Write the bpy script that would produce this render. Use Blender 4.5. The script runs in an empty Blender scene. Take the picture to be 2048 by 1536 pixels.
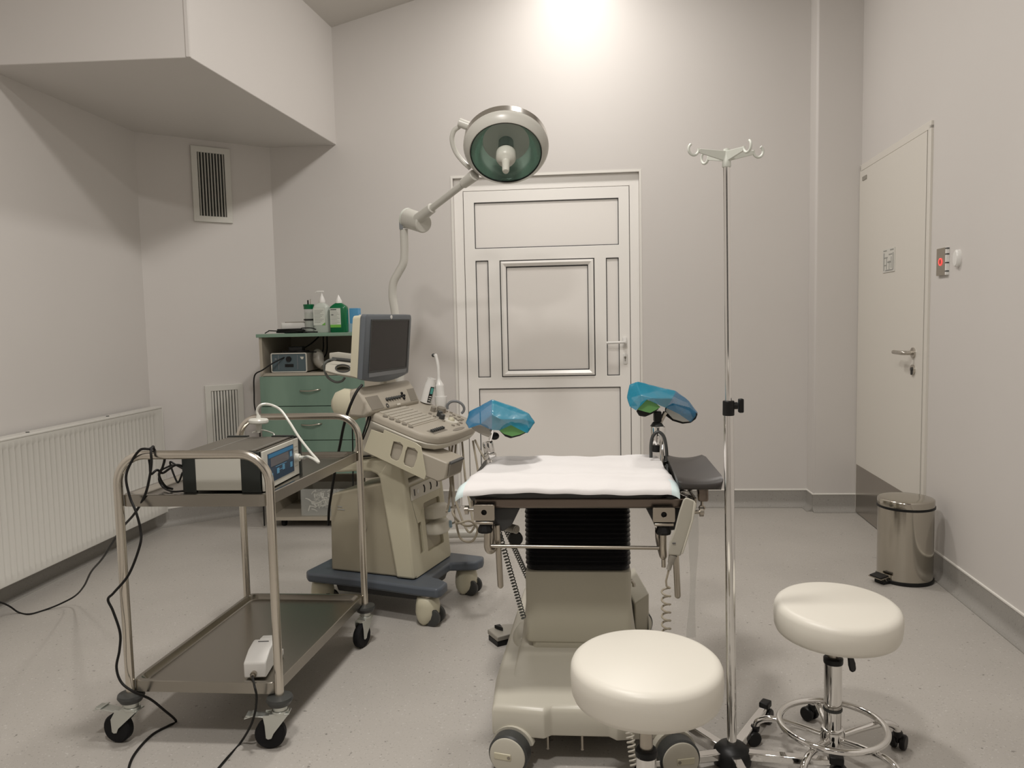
import bpy, bmesh, math, random
from mathutils import Vector, Matrix
random.seed(7)
PI = math.pi
scn = bpy.context.scene
COL = scn.collection

# ------------------------------------------------------------------ camera
FPX = 1540.0; PITCH = math.radians(4.52); ROLL = math.radians(1.222); YAW = math.radians(4.9)
CAM = Vector((0, 0, 1.21))
_R0 = Vector((1, 0, 0)); _U0 = Vector((0, math.sin(PITCH), math.cos(PITCH))); _F = Vector((0, math.cos(PITCH), -math.sin(PITCH)))
_R = math.cos(ROLL) * _R0 - math.sin(ROLL) * _U0
_U = math.sin(ROLL) * _R0 + math.cos(ROLL) * _U0
_Z = Matrix.Rotation(YAW, 3, 'Z')
RR, UU, FF = _Z @ _R, _Z @ _U, _Z @ _F
cd = bpy.data.cameras.new('camera'); cam = bpy.data.objects.new('camera', cd); COL.objects.link(cam)
cd.sensor_width = 36.0; cd.lens = FPX / 2048.0 * 36.0; cd.clip_start = 0.05
cam.matrix_world = Matrix(((RR.x, UU.x, -FF.x, CAM.x), (RR.y, UU.y, -FF.y, CAM.y), (RR.z, UU.z, -FF.z, CAM.z), (0, 0, 0, 1)))
scn.camera = cam

# ------------------------------------------------------------------ world, lights, exposure
w = bpy.data.worlds.new('world'); scn.world = w; w.use_nodes = True
w.node_tree.nodes['Background'].inputs[0].default_value = (0.5, 0.5, 0.5, 1)
w.node_tree.nodes['Background'].inputs[1].default_value = 0.02
scn.view_settings.view_transform = 'Standard'; scn.view_settings.look = 'None'
scn.view_settings.gamma = 1.0; scn.view_settings.use_curve_mapping = False
scn.view_settings.exposure = 0.10

def area(name, loc, size, power, color=(1, 0.955, 0.905), target=None, spread=PI):
    ld = bpy.data.lights.new(name, 'AREA'); ld.shape = 'DISK'; ld.size = size; ld.energy = power; ld.color = color
    ld.spread = spread
    o = bpy.data.objects.new(name, ld); COL.objects.link(o); o.location = loc
    if target is not None:
        d = Vector(target) - Vector(loc); o.rotation_euler = d.to_track_quat('-Z', 'Y').to_euler()
    return o
area('ceiling_lamp_light', (-0.50, 1.9, 3.33), 0.30, 37)
area('ceiling_lamp_light', (0.03, 4.1, 3.47), 0.30, 22)
area('ceiling_lamp_light', (0.02, 4.74, 3.50), 0.16, 3.0)
area('ceiling_lamp_light', (-0.40, 0.3, 3.35), 0.30, 40)

# ------------------------------------------------------------------ points in the room from measured directions
def ray(u, v): return FF + RR * ((u - 1024) / FPX) - UU * ((v - 768) / FPX)
def at_z(u, v, z=0.0): d = ray(u, v); return CAM + d * ((z - CAM.z) / d.z)
def at_y(u, v, y): d = ray(u, v); return CAM + d * (y / d.y)
def at_plane(u, v, p, n): d = ray(u, v); return CAM + d * ((Vector(p) - CAM).dot(Vector(n)) / d.dot(Vector(n)))

# ------------------------------------------------------------------ materials
def mat(name, col, rough=0.5, metal=0.0, spec=0.5, alpha=1.0, trans=0.0, emit=None, es=0.0, aniso=0.0, coat=0.0, bump=None, sss=0.0):
    m = bpy.data.materials.new(name); m.use_nodes = True
    nt = m.node_tree; b = nt.nodes['Principled BSDF']
    b.inputs['Base Color'].default_value = (*col, 1); b.inputs['Roughness'].default_value = rough
    b.inputs['Metallic'].default_value = metal; b.inputs['Specular IOR Level'].default_value = spec
    b.inputs['Alpha'].default_value = alpha; b.inputs['Transmission Weight'].default_value = trans
    b.inputs['Coat Weight'].default_value = coat
    if aniso: b.inputs['Anisotropic'].default_value = aniso
    if emit: b.inputs['Emission Color'].default_value = (*emit, 1); b.inputs['Emission Strength'].default_value = es
    # every surface carries a small procedural variation of its own
    n = nt.nodes.new('ShaderNodeTexNoise'); tc = nt.nodes.new('ShaderNodeTexCoord')
    sc, st = bump if bump else (60.0, 0.02)
    n.inputs['Scale'].default_value = sc; n.inputs['Detail'].default_value = 3
    nt.links.new(tc.outputs['Object'], n.inputs['Vector'])
    bp = nt.nodes.new('ShaderNodeBump'); bp.inputs['Strength'].default_value = st; bp.inputs['Distance'].default_value = 0.002
    nt.links.new(n.outputs['Fac'], bp.inputs['Height']); nt.links.new(bp.outputs['Normal'], b.inputs['Normal'])
    return m

def srgb(r, g, b):
    f = lambda c: (c / 255 / 12.92) if c / 255 <= 0.04045 else ((c / 255 + 0.055) / 1.055) ** 2.4
    return (f(r), f(g), f(b))

def ramp_mat(name, c1, c2, scale, lo, hi, rough, stretch=(1, 1, 1), detail=4, kind='noise', metal=0.0, bump=0.0):
    m = mat(name, c1, rough, metal); nt = m.node_tree; b = nt.nodes['Principled BSDF']
    tc = nt.nodes.new('ShaderNodeTexCoord'); mp = nt.nodes.new('ShaderNodeMapping'); mp.inputs['Scale'].default_value = stretch
    nt.links.new(tc.outputs['Object'], mp.inputs['Vector'])
    if kind == 'noise':
        t = nt.nodes.new('ShaderNodeTexNoise'); t.inputs['Detail'].default_value = detail; out = t.outputs['Fac']
    else:
        t = nt.nodes.new('ShaderNodeTexVoronoi'); out = t.outputs['Distance']
    t.inputs['Scale'].default_value = scale; nt.links.new(mp.outputs['Vector'], t.inputs['Vector'])
    r = nt.nodes.new('ShaderNodeValToRGB'); r.color_ramp.elements[0].position = lo; r.color_ramp.elements[1].position = hi
    r.color_ramp.elements[0].color = (*c1, 1); r.color_ramp.elements[1].color = (*c2, 1)
    nt.links.new(out, r.inputs['Fac']); nt.links.new(r.outputs['Color'], b.inputs['Base Color'])
    return m

def floor_material(name, base, dark, light):
    m = mat(name, base, 0.48, bump=(300, 0.03)); nt = m.node_tree; b = nt.nodes['Principled BSDF']
    tc = nt.nodes.new('ShaderNodeTexCoord')
    def layer(scale, lo, hi, c, prev, seed):
        mp = nt.nodes.new('ShaderNodeMapping'); mp.inputs['Location'].default_value = (seed, seed * 2, seed * 3)
        nt.links.new(tc.outputs['Object'], mp.inputs['Vector'])
        v = nt.nodes.new('ShaderNodeTexNoise'); v.inputs['Scale'].default_value = scale; v.inputs['Detail'].default_value = 2
        nt.links.new(mp.outputs['Vector'], v.inputs['Vector'])
        r = nt.nodes.new('ShaderNodeMapRange'); r.inputs['From Min'].default_value = lo; r.inputs['From Max'].default_value = hi
        nt.links.new(v.outputs['Fac'], r.inputs['Value'])
        mx = nt.nodes.new('ShaderNodeMix'); mx.data_type = 'RGBA'
        nt.links.new(r.outputs['Result'], mx.inputs['Factor'])
        if prev is None: mx.inputs['A'].default_value = (*base, 1)
        else: nt.links.new(prev, mx.inputs['A'])
        mx.inputs['B'].default_value = (*c, 1)
        return mx.outputs['Result']
    o = layer(3.0, 0.35, 0.75, tuple(x * 0.93 for x in base), None, 1.3)
    o = layer(150.0, 0.63, 0.72, dark, o, 4.1)
    o = layer(120.0, 0.64, 0.74, light, o, 8.7)
    o = layer(60.0, 0.70, 0.75, tuple(x * 0.8 for x in dark), o, 12.9)
    nt.links.new(o, b.inputs['Base Color'])
    return m

M = {}
M['wall'] = ramp_mat('wall_paint', (0.64, 0.612, 0.584), (0.66, 0.632, 0.604), 1.2, 0.3, 0.7, 0.55)
M['ceil'] = mat('ceiling_paint', (0.66, 0.635, 0.60), 0.8)
M['floor'] = floor_material('vinyl_floor', (0.455, 0.43, 0.395), (0.28, 0.26, 0.235), (0.55, 0.53, 0.50))
M['skirt'] = floor_material('vinyl_skirting', (0.34, 0.325, 0.30), (0.24, 0.225, 0.205), (0.42, 0.40, 0.38))
M['pvc'] = mat('white_door_plastic', (0.92, 0.90, 0.86), 0.28)
M['pvc_panel'] = mat('white_door_panel', (0.89, 0.86, 0.82), 0.35)
M['gasket'] = mat('black_door_seal', (0.02, 0.02, 0.02), 0.6)
M['bead'] = mat('white_bead', (0.80, 0.78, 0.73), 0.4)
M['door_lam'] = mat('beige_door_laminate', (0.70, 0.67, 0.61), 0.35)
M['steel'] = ramp_mat('brushed_steel', (0.50, 0.47, 0.42), (0.58, 0.55, 0.50), 8, 0.3, 0.7, 0.30, (1, 30, 1), metal=1.0)
M['steel_tube'] = mat('steel_tube', (0.66, 0.62, 0.55), 0.22, 1.0)
M['steel_tray'] = mat('steel_tray', (0.36, 0.34, 0.30), 0.25, 1.0)
M['chrome'] = mat('chrome', (0.80, 0.79, 0.77), 0.06, 1.0, bump=(20, 0.0))
M['zinc'] = mat('zinc_plate', (0.62, 0.64, 0.60), 0.30, 0.8)
M['bin'] = mat('polished_bin_steel', (0.50, 0.47, 0.41), 0.13, 1.0)
M['kick'] = mat('kick_plate_steel', (0.40, 0.37, 0.33), 0.18, 1.0)
M['black'] = mat('black_plastic', (0.008, 0.008, 0.008), 0.42, spec=0.3)
M['rubber'] = mat('black_rubber', (0.008, 0.008, 0.009), 0.7, spec=0.25)
M['darkgrey'] = mat('dark_grey_plastic', (0.045, 0.047, 0.045), 0.45)
M['bellows'] = mat('black_bellows', (0.008, 0.008, 0.009), 0.42)
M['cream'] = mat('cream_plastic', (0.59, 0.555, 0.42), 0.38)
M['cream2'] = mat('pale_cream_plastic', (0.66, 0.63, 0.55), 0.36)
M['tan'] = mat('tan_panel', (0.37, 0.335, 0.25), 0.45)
M['consgrey'] = mat('warm_grey_console', (0.44, 0.40, 0.33), 0.45)
M['consdark'] = mat('warm_grey_recess', (0.25, 0.225, 0.185), 0.55)
M['keytone'] = mat('pale_grey_keys', (0.47, 0.435, 0.365), 0.5)
M['probetray'] = mat('grey_white_tray', (0.43, 0.41, 0.35), 0.4)
M['connector'] = mat('ivory_connector', (0.72, 0.69, 0.60), 0.38)
M['bluegrey'] = mat('blue_grey_plastic', (0.088, 0.104, 0.126), 0.42)
M['bezel'] = mat('monitor_bezel_grey', (0.115, 0.13, 0.145), 0.40)
M['bezel2'] = mat('monitor_bezel_light', (0.20, 0.21, 0.22), 0.40)
M['screen'] = mat('dark_screen', (0.022, 0.019, 0.018), 0.22)
M['mint'] = ramp_mat('mint_laminate', srgb(104, 130, 116), srgb(122, 148, 132), 2.2, 0.35, 0.7, 0.42, (3, 3, 0.6), detail=6)
M['minttop'] = mat('mint_worktop', srgb(122, 150, 132), 0.38)
M['beige'] = mat('beige_laminate', (0.42, 0.38, 0.31), 0.5)
M['base'] = mat('table_base_plastic', (0.56, 0.535, 0.455), 0.33)
M['baseD'] = mat('table_base_cover', (0.50, 0.475, 0.385), 0.36)
M['undark'] = mat('table_chassis', (0.045, 0.045, 0.045), 0.5)
M['stool'] = mat('cream_vinyl', (0.76, 0.73, 0.65), 0.40, bump=(400, 0.06))
M['paper'] = mat('white_absorbent_pad', (0.71, 0.69, 0.68), 0.75, bump=(45, 0.5))
M['paperblue'] = mat('pale_blue_pad_edge', (0.66, 0.78, 0.78), 0.6)
M['vinylblack'] = mat('black_vinyl', (0.022, 0.021, 0.020), 0.42, bump=(300, 0.1))
M['vinylgrey'] = mat('black_pad_vinyl', (0.042, 0.037, 0.034), 0.42, bump=(300, 0.1))
M['film'] = mat('blue_film', (0.002, 0.20, 0.31), 0.22, alpha=0.86, bump=(30, 0.7))
M['film2'] = mat('blue_film_single', (0.01, 0.15, 0.30), 0.22, alpha=0.74, bump=(30, 0.5))
M['green_pad'] = mat('green_pad', (0.13, 0.33, 0.10), 0.6)
M['shellgrey'] = mat('grey_shell', (0.30, 0.28, 0.24), 0.4)
M['white'] = mat('white_plastic', (0.78, 0.77, 0.74), 0.32)
M['whiteg'] = mat('white_greenish_plastic', (0.66, 0.68, 0.62), 0.35)
M['lamp'] = mat('lamp_enamel', (0.58, 0.57, 0.52), 0.30)
M['lampring'] = mat('lamp_steel_ring', (0.72, 0.70, 0.66), 0.18, 1.0)
M['reflector'] = mat('green_tinted_reflector', (0.40, 0.58, 0.50), 0.20, 1.0, bump=(14, 0.5))
M['lampglass'] = mat('lamp_glass', (0.30, 0.46, 0.40), 0.04, alpha=0.22)
M['silicone'] = mat('translucent_handle', (0.62, 0.62, 0.55), 0.35)
M['bottle_green'] = mat('green_bottle', (0.0, 0.13, 0.045), 0.28)
M['bottle_clear'] = mat('frosted_bottle', (0.60, 0.64, 0.58), 0.3, alpha=0.85)
M['label'] = mat('paper_label', (0.62, 0.64, 0.58), 0.55)
M['print'] = mat('dark_print', (0.10, 0.10, 0.10), 0.6)
M['printgrey'] = mat('grey_print', (0.33, 0.33, 0.31), 0.6)
M['lime'] = mat('lime_band', (0.16, 0.45, 0.06), 0.5)
M['glass'] = mat('clear_plastic', (0.80, 0.82, 0.78), 0.06, alpha=0.20)
M['liquid'] = mat('clear_liquid', (0.62, 0.66, 0.58), 0.1, alpha=0.5)
M['blue_box'] = mat('blue_carton', (0.10, 0.34, 0.60), 0.5)
M['pale_box'] = mat('pale_blue_carton', (0.36, 0.50, 0.60), 0.5)
M['pump_blue'] = mat('navy_panel', (0.010, 0.045, 0.10), 0.3)
M['pump_btn'] = mat('light_blue_print', (0.12, 0.36, 0.58), 0.4)
M['pump_btn2'] = mat('blue_strip', (0.02, 0.20, 0.42), 0.4)
M['lcd'] = mat('grey_lcd', (0.13, 0.13, 0.15), 0.3)
M['pump_white'] = mat('pump_side_white', (0.60, 0.59, 0.53), 0.4)
M['pump_black'] = mat('pump_black_ends', (0.018, 0.022, 0.020), 0.45)
M['pump_top'] = mat('pump_brown_top', (0.10, 0.090, 0.072), 0.42)
M['dev_blue'] = mat('slate_blue_panel', (0.075, 0.11, 0.125), 0.4)
M['cable'] = mat('black_cable', (0.008, 0.0075, 0.007), 0.55, spec=0.3)
M['cablegrey'] = mat('beige_cable', (0.33, 0.29, 0.22), 0.5)
M['cabledark'] = mat('grey_cable', (0.09, 0.095, 0.085), 0.5)
M['tube'] = mat('milky_tube', (0.68, 0.68, 0.62), 0.3, alpha=0.9)
M['rad'] = mat('radiator_enamel', (0.66, 0.645, 0.60), 0.32)
M['vent'] = mat('vent_enamel', (0.66, 0.65, 0.60), 0.4)
M['ventdark'] = mat('vent_dark', (0.015, 0.017, 0.013), 0.7)
M['red'] = mat('red_led_ring', (0.9, 0.05, 0.05), 0.4, emit=(1, 0.06, 0.05), es=1.6)
M['redwhite'] = mat('red_led_centre', (0.20, 0.04, 0.03), 0.4, emit=(1, 0.03, 0.02), es=0.08)
M['teal'] = mat('teal_print', (0.10, 0.40, 0.36), 0.4)
M['brownrail'] = mat('dark_steel_rail', (0.20, 0.165, 0.14), 0.25, 1.0)
M['clampsteel'] = mat('satin_clamp_steel', (0.46, 0.42, 0.36), 0.30, 1.0)
M['nightglass'] = mat('night_window_glass', (0.01, 0.011, 0.013), 0.05)  # glass of the added unseen window, dark for reflections in the metal
M['tissue'] = mat('white_tissue', (0.80, 0.77, 0.70), 0.8)
M['shield'] = mat('clear_curtain', (0.75, 0.76, 0.73), 0.15, alpha=0.22)
M['handset'] = mat('handset_plastic', (0.42, 0.40, 0.34), 0.35)

# ------------------------------------------------------------------ mesh builder
WL = {}
def wloc(o): return WL.get(o.name, Vector((0, 0, 0))) if o else Vector((0, 0, 0))
def perp(d):
    d = d.normalized(); a = Vector((0, 0, 1)) if abs(d.z) < 0.9 else Vector((1, 0, 0))
    x = d.cross(a).normalized(); return x, d.cross(x).normalized()
def resample(pts, n=8, closed=False):
    pts = [Vector(p) for p in pts]; out = []; N = len(pts)
    rng = N if closed else N - 1
    for i in range(rng):
        p0 = pts[(i - 1) % N] if (closed or i > 0) else pts[0] * 2 - pts[1]
        p1 = pts[i]; p2 = pts[(i + 1) % N]
        p3 = pts[(i + 2) % N] if (closed or i + 2 < N) else pts[-1] * 2 - pts[-2]
        for k in range(n):
            t = k / n
            out.append(0.5 * ((2 * p1) + (-p0 + p2) * t + (2 * p0 - 5 * p1 + 4 * p2 - p3) * t * t + (-p0 + 3 * p1 - 3 * p2 + p3) * t ** 3))
    if not closed: out.append(pts[-1])
    return out

class MB:
    def __init__(s): s.v = []; s.f = []; s.m = []; s.k = 0
    def mi(s, k): s.k = k; return s
    def add(s, vs, fs):
        o = len(s.v); s.v += [Vector(v) for v in vs]
        for f in fs: s.f.append([i + o for i in f]); s.m.append(s.k)
        return s
    def box(s, p0, p1):
        a = [min(p0[i], p1[i]) for i in range(3)]; b = [max(p0[i], p1[i]) for i in range(3)]
        vs = [(x, y, z) for x in (a[0], b[0]) for y in (a[1], b[1]) for z in (a[2], b[2])]
        return s.add(vs, [(0, 1, 3, 2), (4, 6, 7, 5), (0, 4, 5, 1), (2, 3, 7, 6), (0, 2, 6, 4), (1, 5, 7, 3)])
    def obox(s, c, ax, ay, az, h):
        c = Vector(c); ax, ay, az = [Vector(q).normalized() for q in (ax, ay, az)]
        vs = [c + ax * (i * h[0]) + ay * (j * h[1]) + az * (k * h[2]) for i in (-1, 1) for j in (-1, 1) for k in (-1, 1)]
        return s.add(vs, [(0, 1, 3, 2), (4, 6, 7, 5), (0, 4, 5, 1), (2, 3, 7, 6), (0, 2, 6, 4), (1, 5, 7, 3)])
    def prism(s, poly, off):
        n = len(poly); off = Vector(off); vs = [Vector(p) for p in poly] + [Vector(p) + off for p in poly]
        fs = [list(range(n))[::-1], [i + n for i in range(n)]] + [(i, (i + 1) % n, (i + 1) % n + n, i + n) for i in range(n)]
        return s.add(vs, fs)
    def loft(s, loops, cap=True, closed=False):
        n = len(loops[0]); vs = [p for l in loops for p in l]; fs = []
        L = len(loops)
        for j in range(L if closed else L - 1):
            a = j * n; b = ((j + 1) % L) * n
            for i in range(n): fs.append((a + i, a + (i + 1) % n, b + (i + 1) % n, b + i))
        if cap and not closed:
            fs.append(list(range(n))[::-1]); fs.append([(L - 1) * n + i for i in range(n)])
        return s.add(vs, fs)
    def cyl(s, p0, p1, r0, r1=None, n=24, cap=True):
        p0 = Vector(p0); p1 = Vector(p1); r1 = r0 if r1 is None else r1; x, y = perp(p1 - p0)
        L = [[p + (x * math.cos(2 * PI * i / n) + y * math.sin(2 * PI * i / n)) * r for i in range(n)] for p, r in ((p0, r0), (p1, r1))]
        return s.loft(L, cap)
    def tube(s, pts, r, n=12, sm=8, closed=False, cap=True, flat=None):
        P = resample(pts, sm, closed) if sm else [Vector(p) for p in pts]
        N = len(P); loops = []; x = None
        for i in range(N):
            if closed: t = (P[(i + 1) % N] - P[i - 1])
            else: t = P[min(i + 1, N - 1)] - P[max(i - 1, 0)]
            if t.length < 1e-9: t = Vector((0, 0, 1))
            t.normalize()
            if x is None: x, _ = perp(t)
            x = (x - t * x.dot(t)).normalized(); y = t.cross(x)
            rr = r(i / (N - 1)) if callable(r) else r
            loops.append([P[i] + (x * math.cos(2 * PI * k / n) + y * math.sin(2 * PI * k / n)) * rr for k in range(n)])
        return s.loft(loops, cap and not closed, closed)
    def lathe(s, prof, o, axis=(0, 0, 1), n=48, cap=True, arc=2 * PI):
        o = Vector(o); ax = Vector(axis).normalized(); x, y = perp(ax)
        loops = [[o + ax * h + (x * math.cos(2 * PI * i / n) + y * math.sin(2 * PI * i / n)) * max(r, 1e-5) for i in range(n)] for r, h in prof]
        return s.loft(loops, cap)
    def sphere(s, c, r, sc=(1, 1, 1), n=20, m=12):
        c = Vector(c); loops = []
        for j in range(1, m):
            a = PI * j / m
            loops.append([c + Vector((math.sin(a) * math.cos(2 * PI * i / n) * r * sc[0], math.sin(a) * math.sin(2 * PI * i / n) * r * sc[1], -math.cos(a) * r * sc[2])) for i in range(n)])
        return s.loft(loops)
    def torus(s, c, axis, R, r, n=48, m=12):
        c = Vector(c); x, y = perp(Vector(axis)); return s.tube([c + (x * math.cos(2 * PI * i / n) + y * math.sin(2 * PI * i / n)) * R for i in range(n)], r, m, 0, True)
    def rbox(s, c, half, r, ax=(1, 0, 0), ay=(0, 1, 0), az=(0, 0, 1), n=6, e=0.006):
        """upright rounded slab: rounded rectangle in ax,ay, stacked along az, soft top and bottom edge e"""
        c = Vector(c); ax, ay, az = [Vector(q).normalized() for q in (ax, ay, az)]
        def loop(inset, h):
            rr = max(r - inset, 0.001); hx = half[0] - inset; hy = half[1] - inset; P = []
            for (sx, sy, a0) in ((1, 1, 0), (-1, 1, PI / 2), (-1, -1, PI), (1, -1, 1.5 * PI)):
                for k in range(n + 1):
                    a = a0 + PI / 2 * k / n
                    P.append(c + ax * (sx * (hx - rr) + rr * math.cos(a)) + ay * (sy * (hy - rr) + rr * math.sin(a)) + az * h)
            return P
        hz = half[2]; e = min(e, hz * 0.95)
        L = [loop(e, -hz), loop(e * 0.3, -hz + e * 0.3), loop(0, -hz + e), loop(0, hz - e), loop(e * 0.3, hz - e * 0.3), loop(e, hz)]
        return s.loft(L)
    def build(s, name, mats, parent=None, bevel=0.0, seg=2, ang=35, sub=0, origin=None):
        me = bpy.data.meshes.new(name)
        if parent is None and origin is None:
            xs = [v.x for v in s.v]; ys = [v.y for v in s.v]; zs = [v.z for v in s.v]
            origin = Vector(((min(xs) + max(xs)) / 2, (min(ys) + max(ys)) / 2, min(zs)))
        O = wloc(parent) if parent else Vector(origin)
        me.from_pydata([tuple(v - O) for v in s.v], [], s.f); me.update()
        if not isinstance(mats, (list, tuple)): mats = [mats]
        for m_ in mats: me.materials.append(M[m_] if isinstance(m_, str) else m_)
        for p, k in zip(me.polygons, s.m): p.material_index = min(k, len(mats) - 1)
        bm = bmesh.new(); bm.from_mesh(me); bmesh.ops.recalc_face_normals(bm, faces=bm.faces); bm.to_mesh(me); bm.free()
        for p in me.polygons: p.use_smooth = True
        me.set_sharp_from_angle(angle=math.radians(ang))
        o = bpy.data.objects.new(name, me); COL.objects.link(o)
        if parent: o.parent = parent
        else: o.location = O
        WL[o.name] = O.copy()
        if bevel:
            b = o.modifiers.new('bevel', 'BEVEL'); b.width = bevel; b.segments = seg; b.limit_method = 'ANGLE'; b.angle_limit = math.radians(30)
            b.harden_normals = False
        if sub:
            q = o.modifiers.new('sub', 'SUBSURF'); q.levels = sub; q.render_levels = sub
        return o

def plate(outer, holes, o, ax, ay, az, t):
    """flat plate with holes: 2D loops in (ax, ay) about o, thickness t along az; returns verts, faces"""
    cu = bpy.data.curves.new('tmp', 'CURVE'); cu.dimensions = '2D'; cu.fill_mode = 'BOTH'; cu.extrude = t / 2
    for lp in [outer] + list(holes):
        sp = cu.splines.new('POLY'); sp.points.add(len(lp) - 1); sp.use_cyclic_u = True
        for i, (x, y) in enumerate(lp): sp.points[i].co = (x, y, 0, 1)
    ob = bpy.data.objects.new('tmp', cu); COL.objects.link(ob)
    dg = bpy.context.evaluated_depsgraph_get(); me = bpy.data.meshes.new_from_object(ob.evaluated_get(dg))
    bm = bmesh.new(); bm.from_mesh(me); bmesh.ops.remove_doubles(bm, verts=bm.verts, dist=1e-6)
    bm.verts.ensure_lookup_table()
    o = Vector(o); ax, ay, az = [Vector(q).normalized() for q in (ax, ay, az)]
    vs = [o + ax * v.co.x + ay * v.co.y + az * (v.co.z + t / 2) for v in bm.verts]
    fs = [[v.index for v in f.verts] for f in bm.faces]
    bm.free(); bpy.data.meshes.remove(me); bpy.data.objects.remove(ob); bpy.data.curves.remove(cu)
    return vs, fs
def rect(x0, y0, x1, y1): return [(x0, y0), (x1, y0), (x1, y1), (x0, y1)]
def rrect(x0, y0, x1, y1, r, n=5):
    P = []
    for cx, cy, a0 in ((x1 - r, y1 - r, 0), (x0 + r, y1 - r, PI / 2), (x0 + r, y0 + r, PI), (x1 - r, y0 + r, 1.5 * PI)):
        for k in range(n + 1): a = a0 + PI / 2 * k / n; P.append((cx + r * math.cos(a), cy + r * math.sin(a)))
    return P

def thing(name, label, cat, loc, group=None):
    o = bpy.data.objects.new(name, None); o.empty_display_size = 0.05; COL.objects.link(o)
    o.location = loc; WL[o.name] = Vector(loc); o['label'] = label; o['category'] = cat
    if group: o['group'] = group
    return o
def tag(o, label, cat, group=None, kind=None):
    o['label'] = label; o['category'] = cat
    if group: o['group'] = group
    if kind: o['kind'] = kind
    return o
def struct(o, label=None):
    o['kind'] = 'structure'
    if label: o['label'] = label
    return o
def struct_empty(name, loc):
    o = bpy.data.objects.new(name, None); o.empty_display_size = 0.05; COL.objects.link(o); o.location = loc
    WL[o.name] = Vector(loc); o['kind'] = 'structure'; return o
def plab(o, label): o['label'] = label; return o

# ================================================================== SETTING
YB = 4.99                                  # back wall
def xr(y): return 1.608 + 0.0532 * (y - 2.876)      # right wall runs slightly outwards
CL = Vector((-2.595, 4.46, 0)); CR = Vector((-1.985, YB, 0))   # slanting corner wall
HC = 4.0
struct(MB().box((-2.8, -1.7, -0.08), (2.0, 5.35, 0)).build('floor', 'floor'))
# sloped ceiling: rises to the right, then level
def zc(x): return 3.124 + 0.255 * (min(x, 0.6) + 1.54)
b = MB(); pr = [(-2.8, zc(-2.8)), (0.6, zc(0.6)), (2.0, zc(0.6)), (2.0, zc(0.6) + 0.1), (-2.8, zc(0.6) + 0.1)]
b.prism([(x, -1.7, z) for x, z in pr], (0, 7.05, 0)); struct(b.build('ceiling', 'ceil'))
ZT = zc(0.6) + 0.02
# left wall follows the left side, all walls pass up into the ceiling
struct(MB().box((-2.72, -1.7, 0), (-2.595, 4.46, zc(-2.6) + 0.05)).build('wall_left', 'wall'))
d = (CR - CL).normalized(); nrm = Vector((d.y, -d.x, 0))
b = MB(); b.prism([CL, CR, CR - nrm * 0.1, CL - nrm * 0.1], (0, 0, zc(-2.0) + 0.1)); struct(b.build('wall_corner', 'wall'))
# back wall with the opening of the white door
OX0, OX1, OZ = -0.783, 0.403, 2.145
outer = [(-2.1, 0), (OX0, 0), (OX0, OZ), (OX1, OZ), (OX1, 0), (1.80, 0), (1.80, zc(0.6) + .05), (0.6, zc(0.6) + .05), (-2.1, zc(-2.1) + .05)]
vs, fs = plate(outer, [], (0, YB, 0), (1, 0, 0), (0, 0, 1), (0, 1, 0), 0.25)
struct(MB().add(vs, fs).build('wall_back', 'wall', ang=20))
# boxed column in the right hand corner
struct(MB().box((1.448, 4.86, 0), (1.80, YB + 0.01, zc(0.6) + 0.04)).build('wall_column', 'wall', bevel=0.012))
b = MB(); b.prism([(xr(-1.7), -1.7, 0), (xr(5.3), 5.3, 0), (xr(5.3) + 0.12, 5.3, 0), (xr(-1.7) + 0.12, -1.7, 0)], (0, 0, zc(0.6) + 0.05))
struct(b.build('wall_right', 'wall'))
struct(MB().box((-2.8, -1.75, 0), (2.0, -1.6, ZT)).build('wall_front', 'wall'))
wn = struct_empty('window_1', (-0.2, -1.6, 0.85))  # window added out of view, gives chrome and steel something dark to reflect
vs, fs = plate(rect(-1.45, 0.85, 1.05, 2.35), [rect(-1.38, 0.92, -0.23, 2.28), rect(-0.17, 0.92, 0.98, 2.28)], (0, -1.6, 0), (1, 0, 0), (0, 0, 1), (0, 1, 0), 0.04)
MB().add(vs, fs).build('window_frame', 'pvc', wn, bevel=0.004)
for x_ in (-1.38, -0.17): MB().box((x_, -1.592, 0.92), (x_ + 1.15, -1.585, 2.28)).build('pane', 'nightglass', wn)
MB().box((-1.5, -1.6, 0.82), (1.1, -1.48, 0.85)).build('window_sill', 'pvc', wn, bevel=0.004)
# bulkhead hanging from the ceiling in the left corner
ZBK = 2.386
b = MB(); poly = [(-2.64, 3.28, ZBK), (-1.652, 3.308, ZBK), (-1.54, YB + 0.01, ZBK), (-1.98, YB + .01, ZBK), (-2.6, 4.47, ZBK)]
b.prism(poly, (0, 0, 0.95)); struct(b.build('wall_bulkhead', 'wall', bevel=0.004))
# thin white corner beads along its lower edges
b = MB(); b.box((-1.668, 3.300, ZBK), (-1.648, 3.312, 3.1)); struct(b.build('trim_1', 'wall', bevel=0.003))

# skirting: vinyl coved up the wall with a fine white bead on top
def skirting(name, p0, p1, n, h=0.107):
    p0 = Vector(p0); p1 = Vector(p1); n = Vector(n).normalized(); up = Vector((0, 0, 1))
    prof = [(0.0, 0.0), (0.0, h), (0.004, h), (0.004, 0.04)] + [(0.004 + 0.036 * (1 - math.cos(a)), 0.04 - 0.036 * math.sin(a)) for a in [PI / 2 * k / 6 for k in range(1, 7)]] + [(0.04, 0.0)]
    b = MB(); b.loft([[p + n * x + up * z for x, z in prof] for p in (p0, p1)])
    o = struct(b.build(name, 'skirt'))
    q = MB(); q.loft([[p + n * x + up * z for x, z in ((0, h), (0.006, h), (0.006, h + 0.006), (0, h + 0.008))] for p in (p0, p1)])
    q.build('bead', 'bead', o)
skirting('baseboard_back', (-1.985, YB, 0), (OX0 - 0.005, YB, 0), (0, -1, 0))
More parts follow.
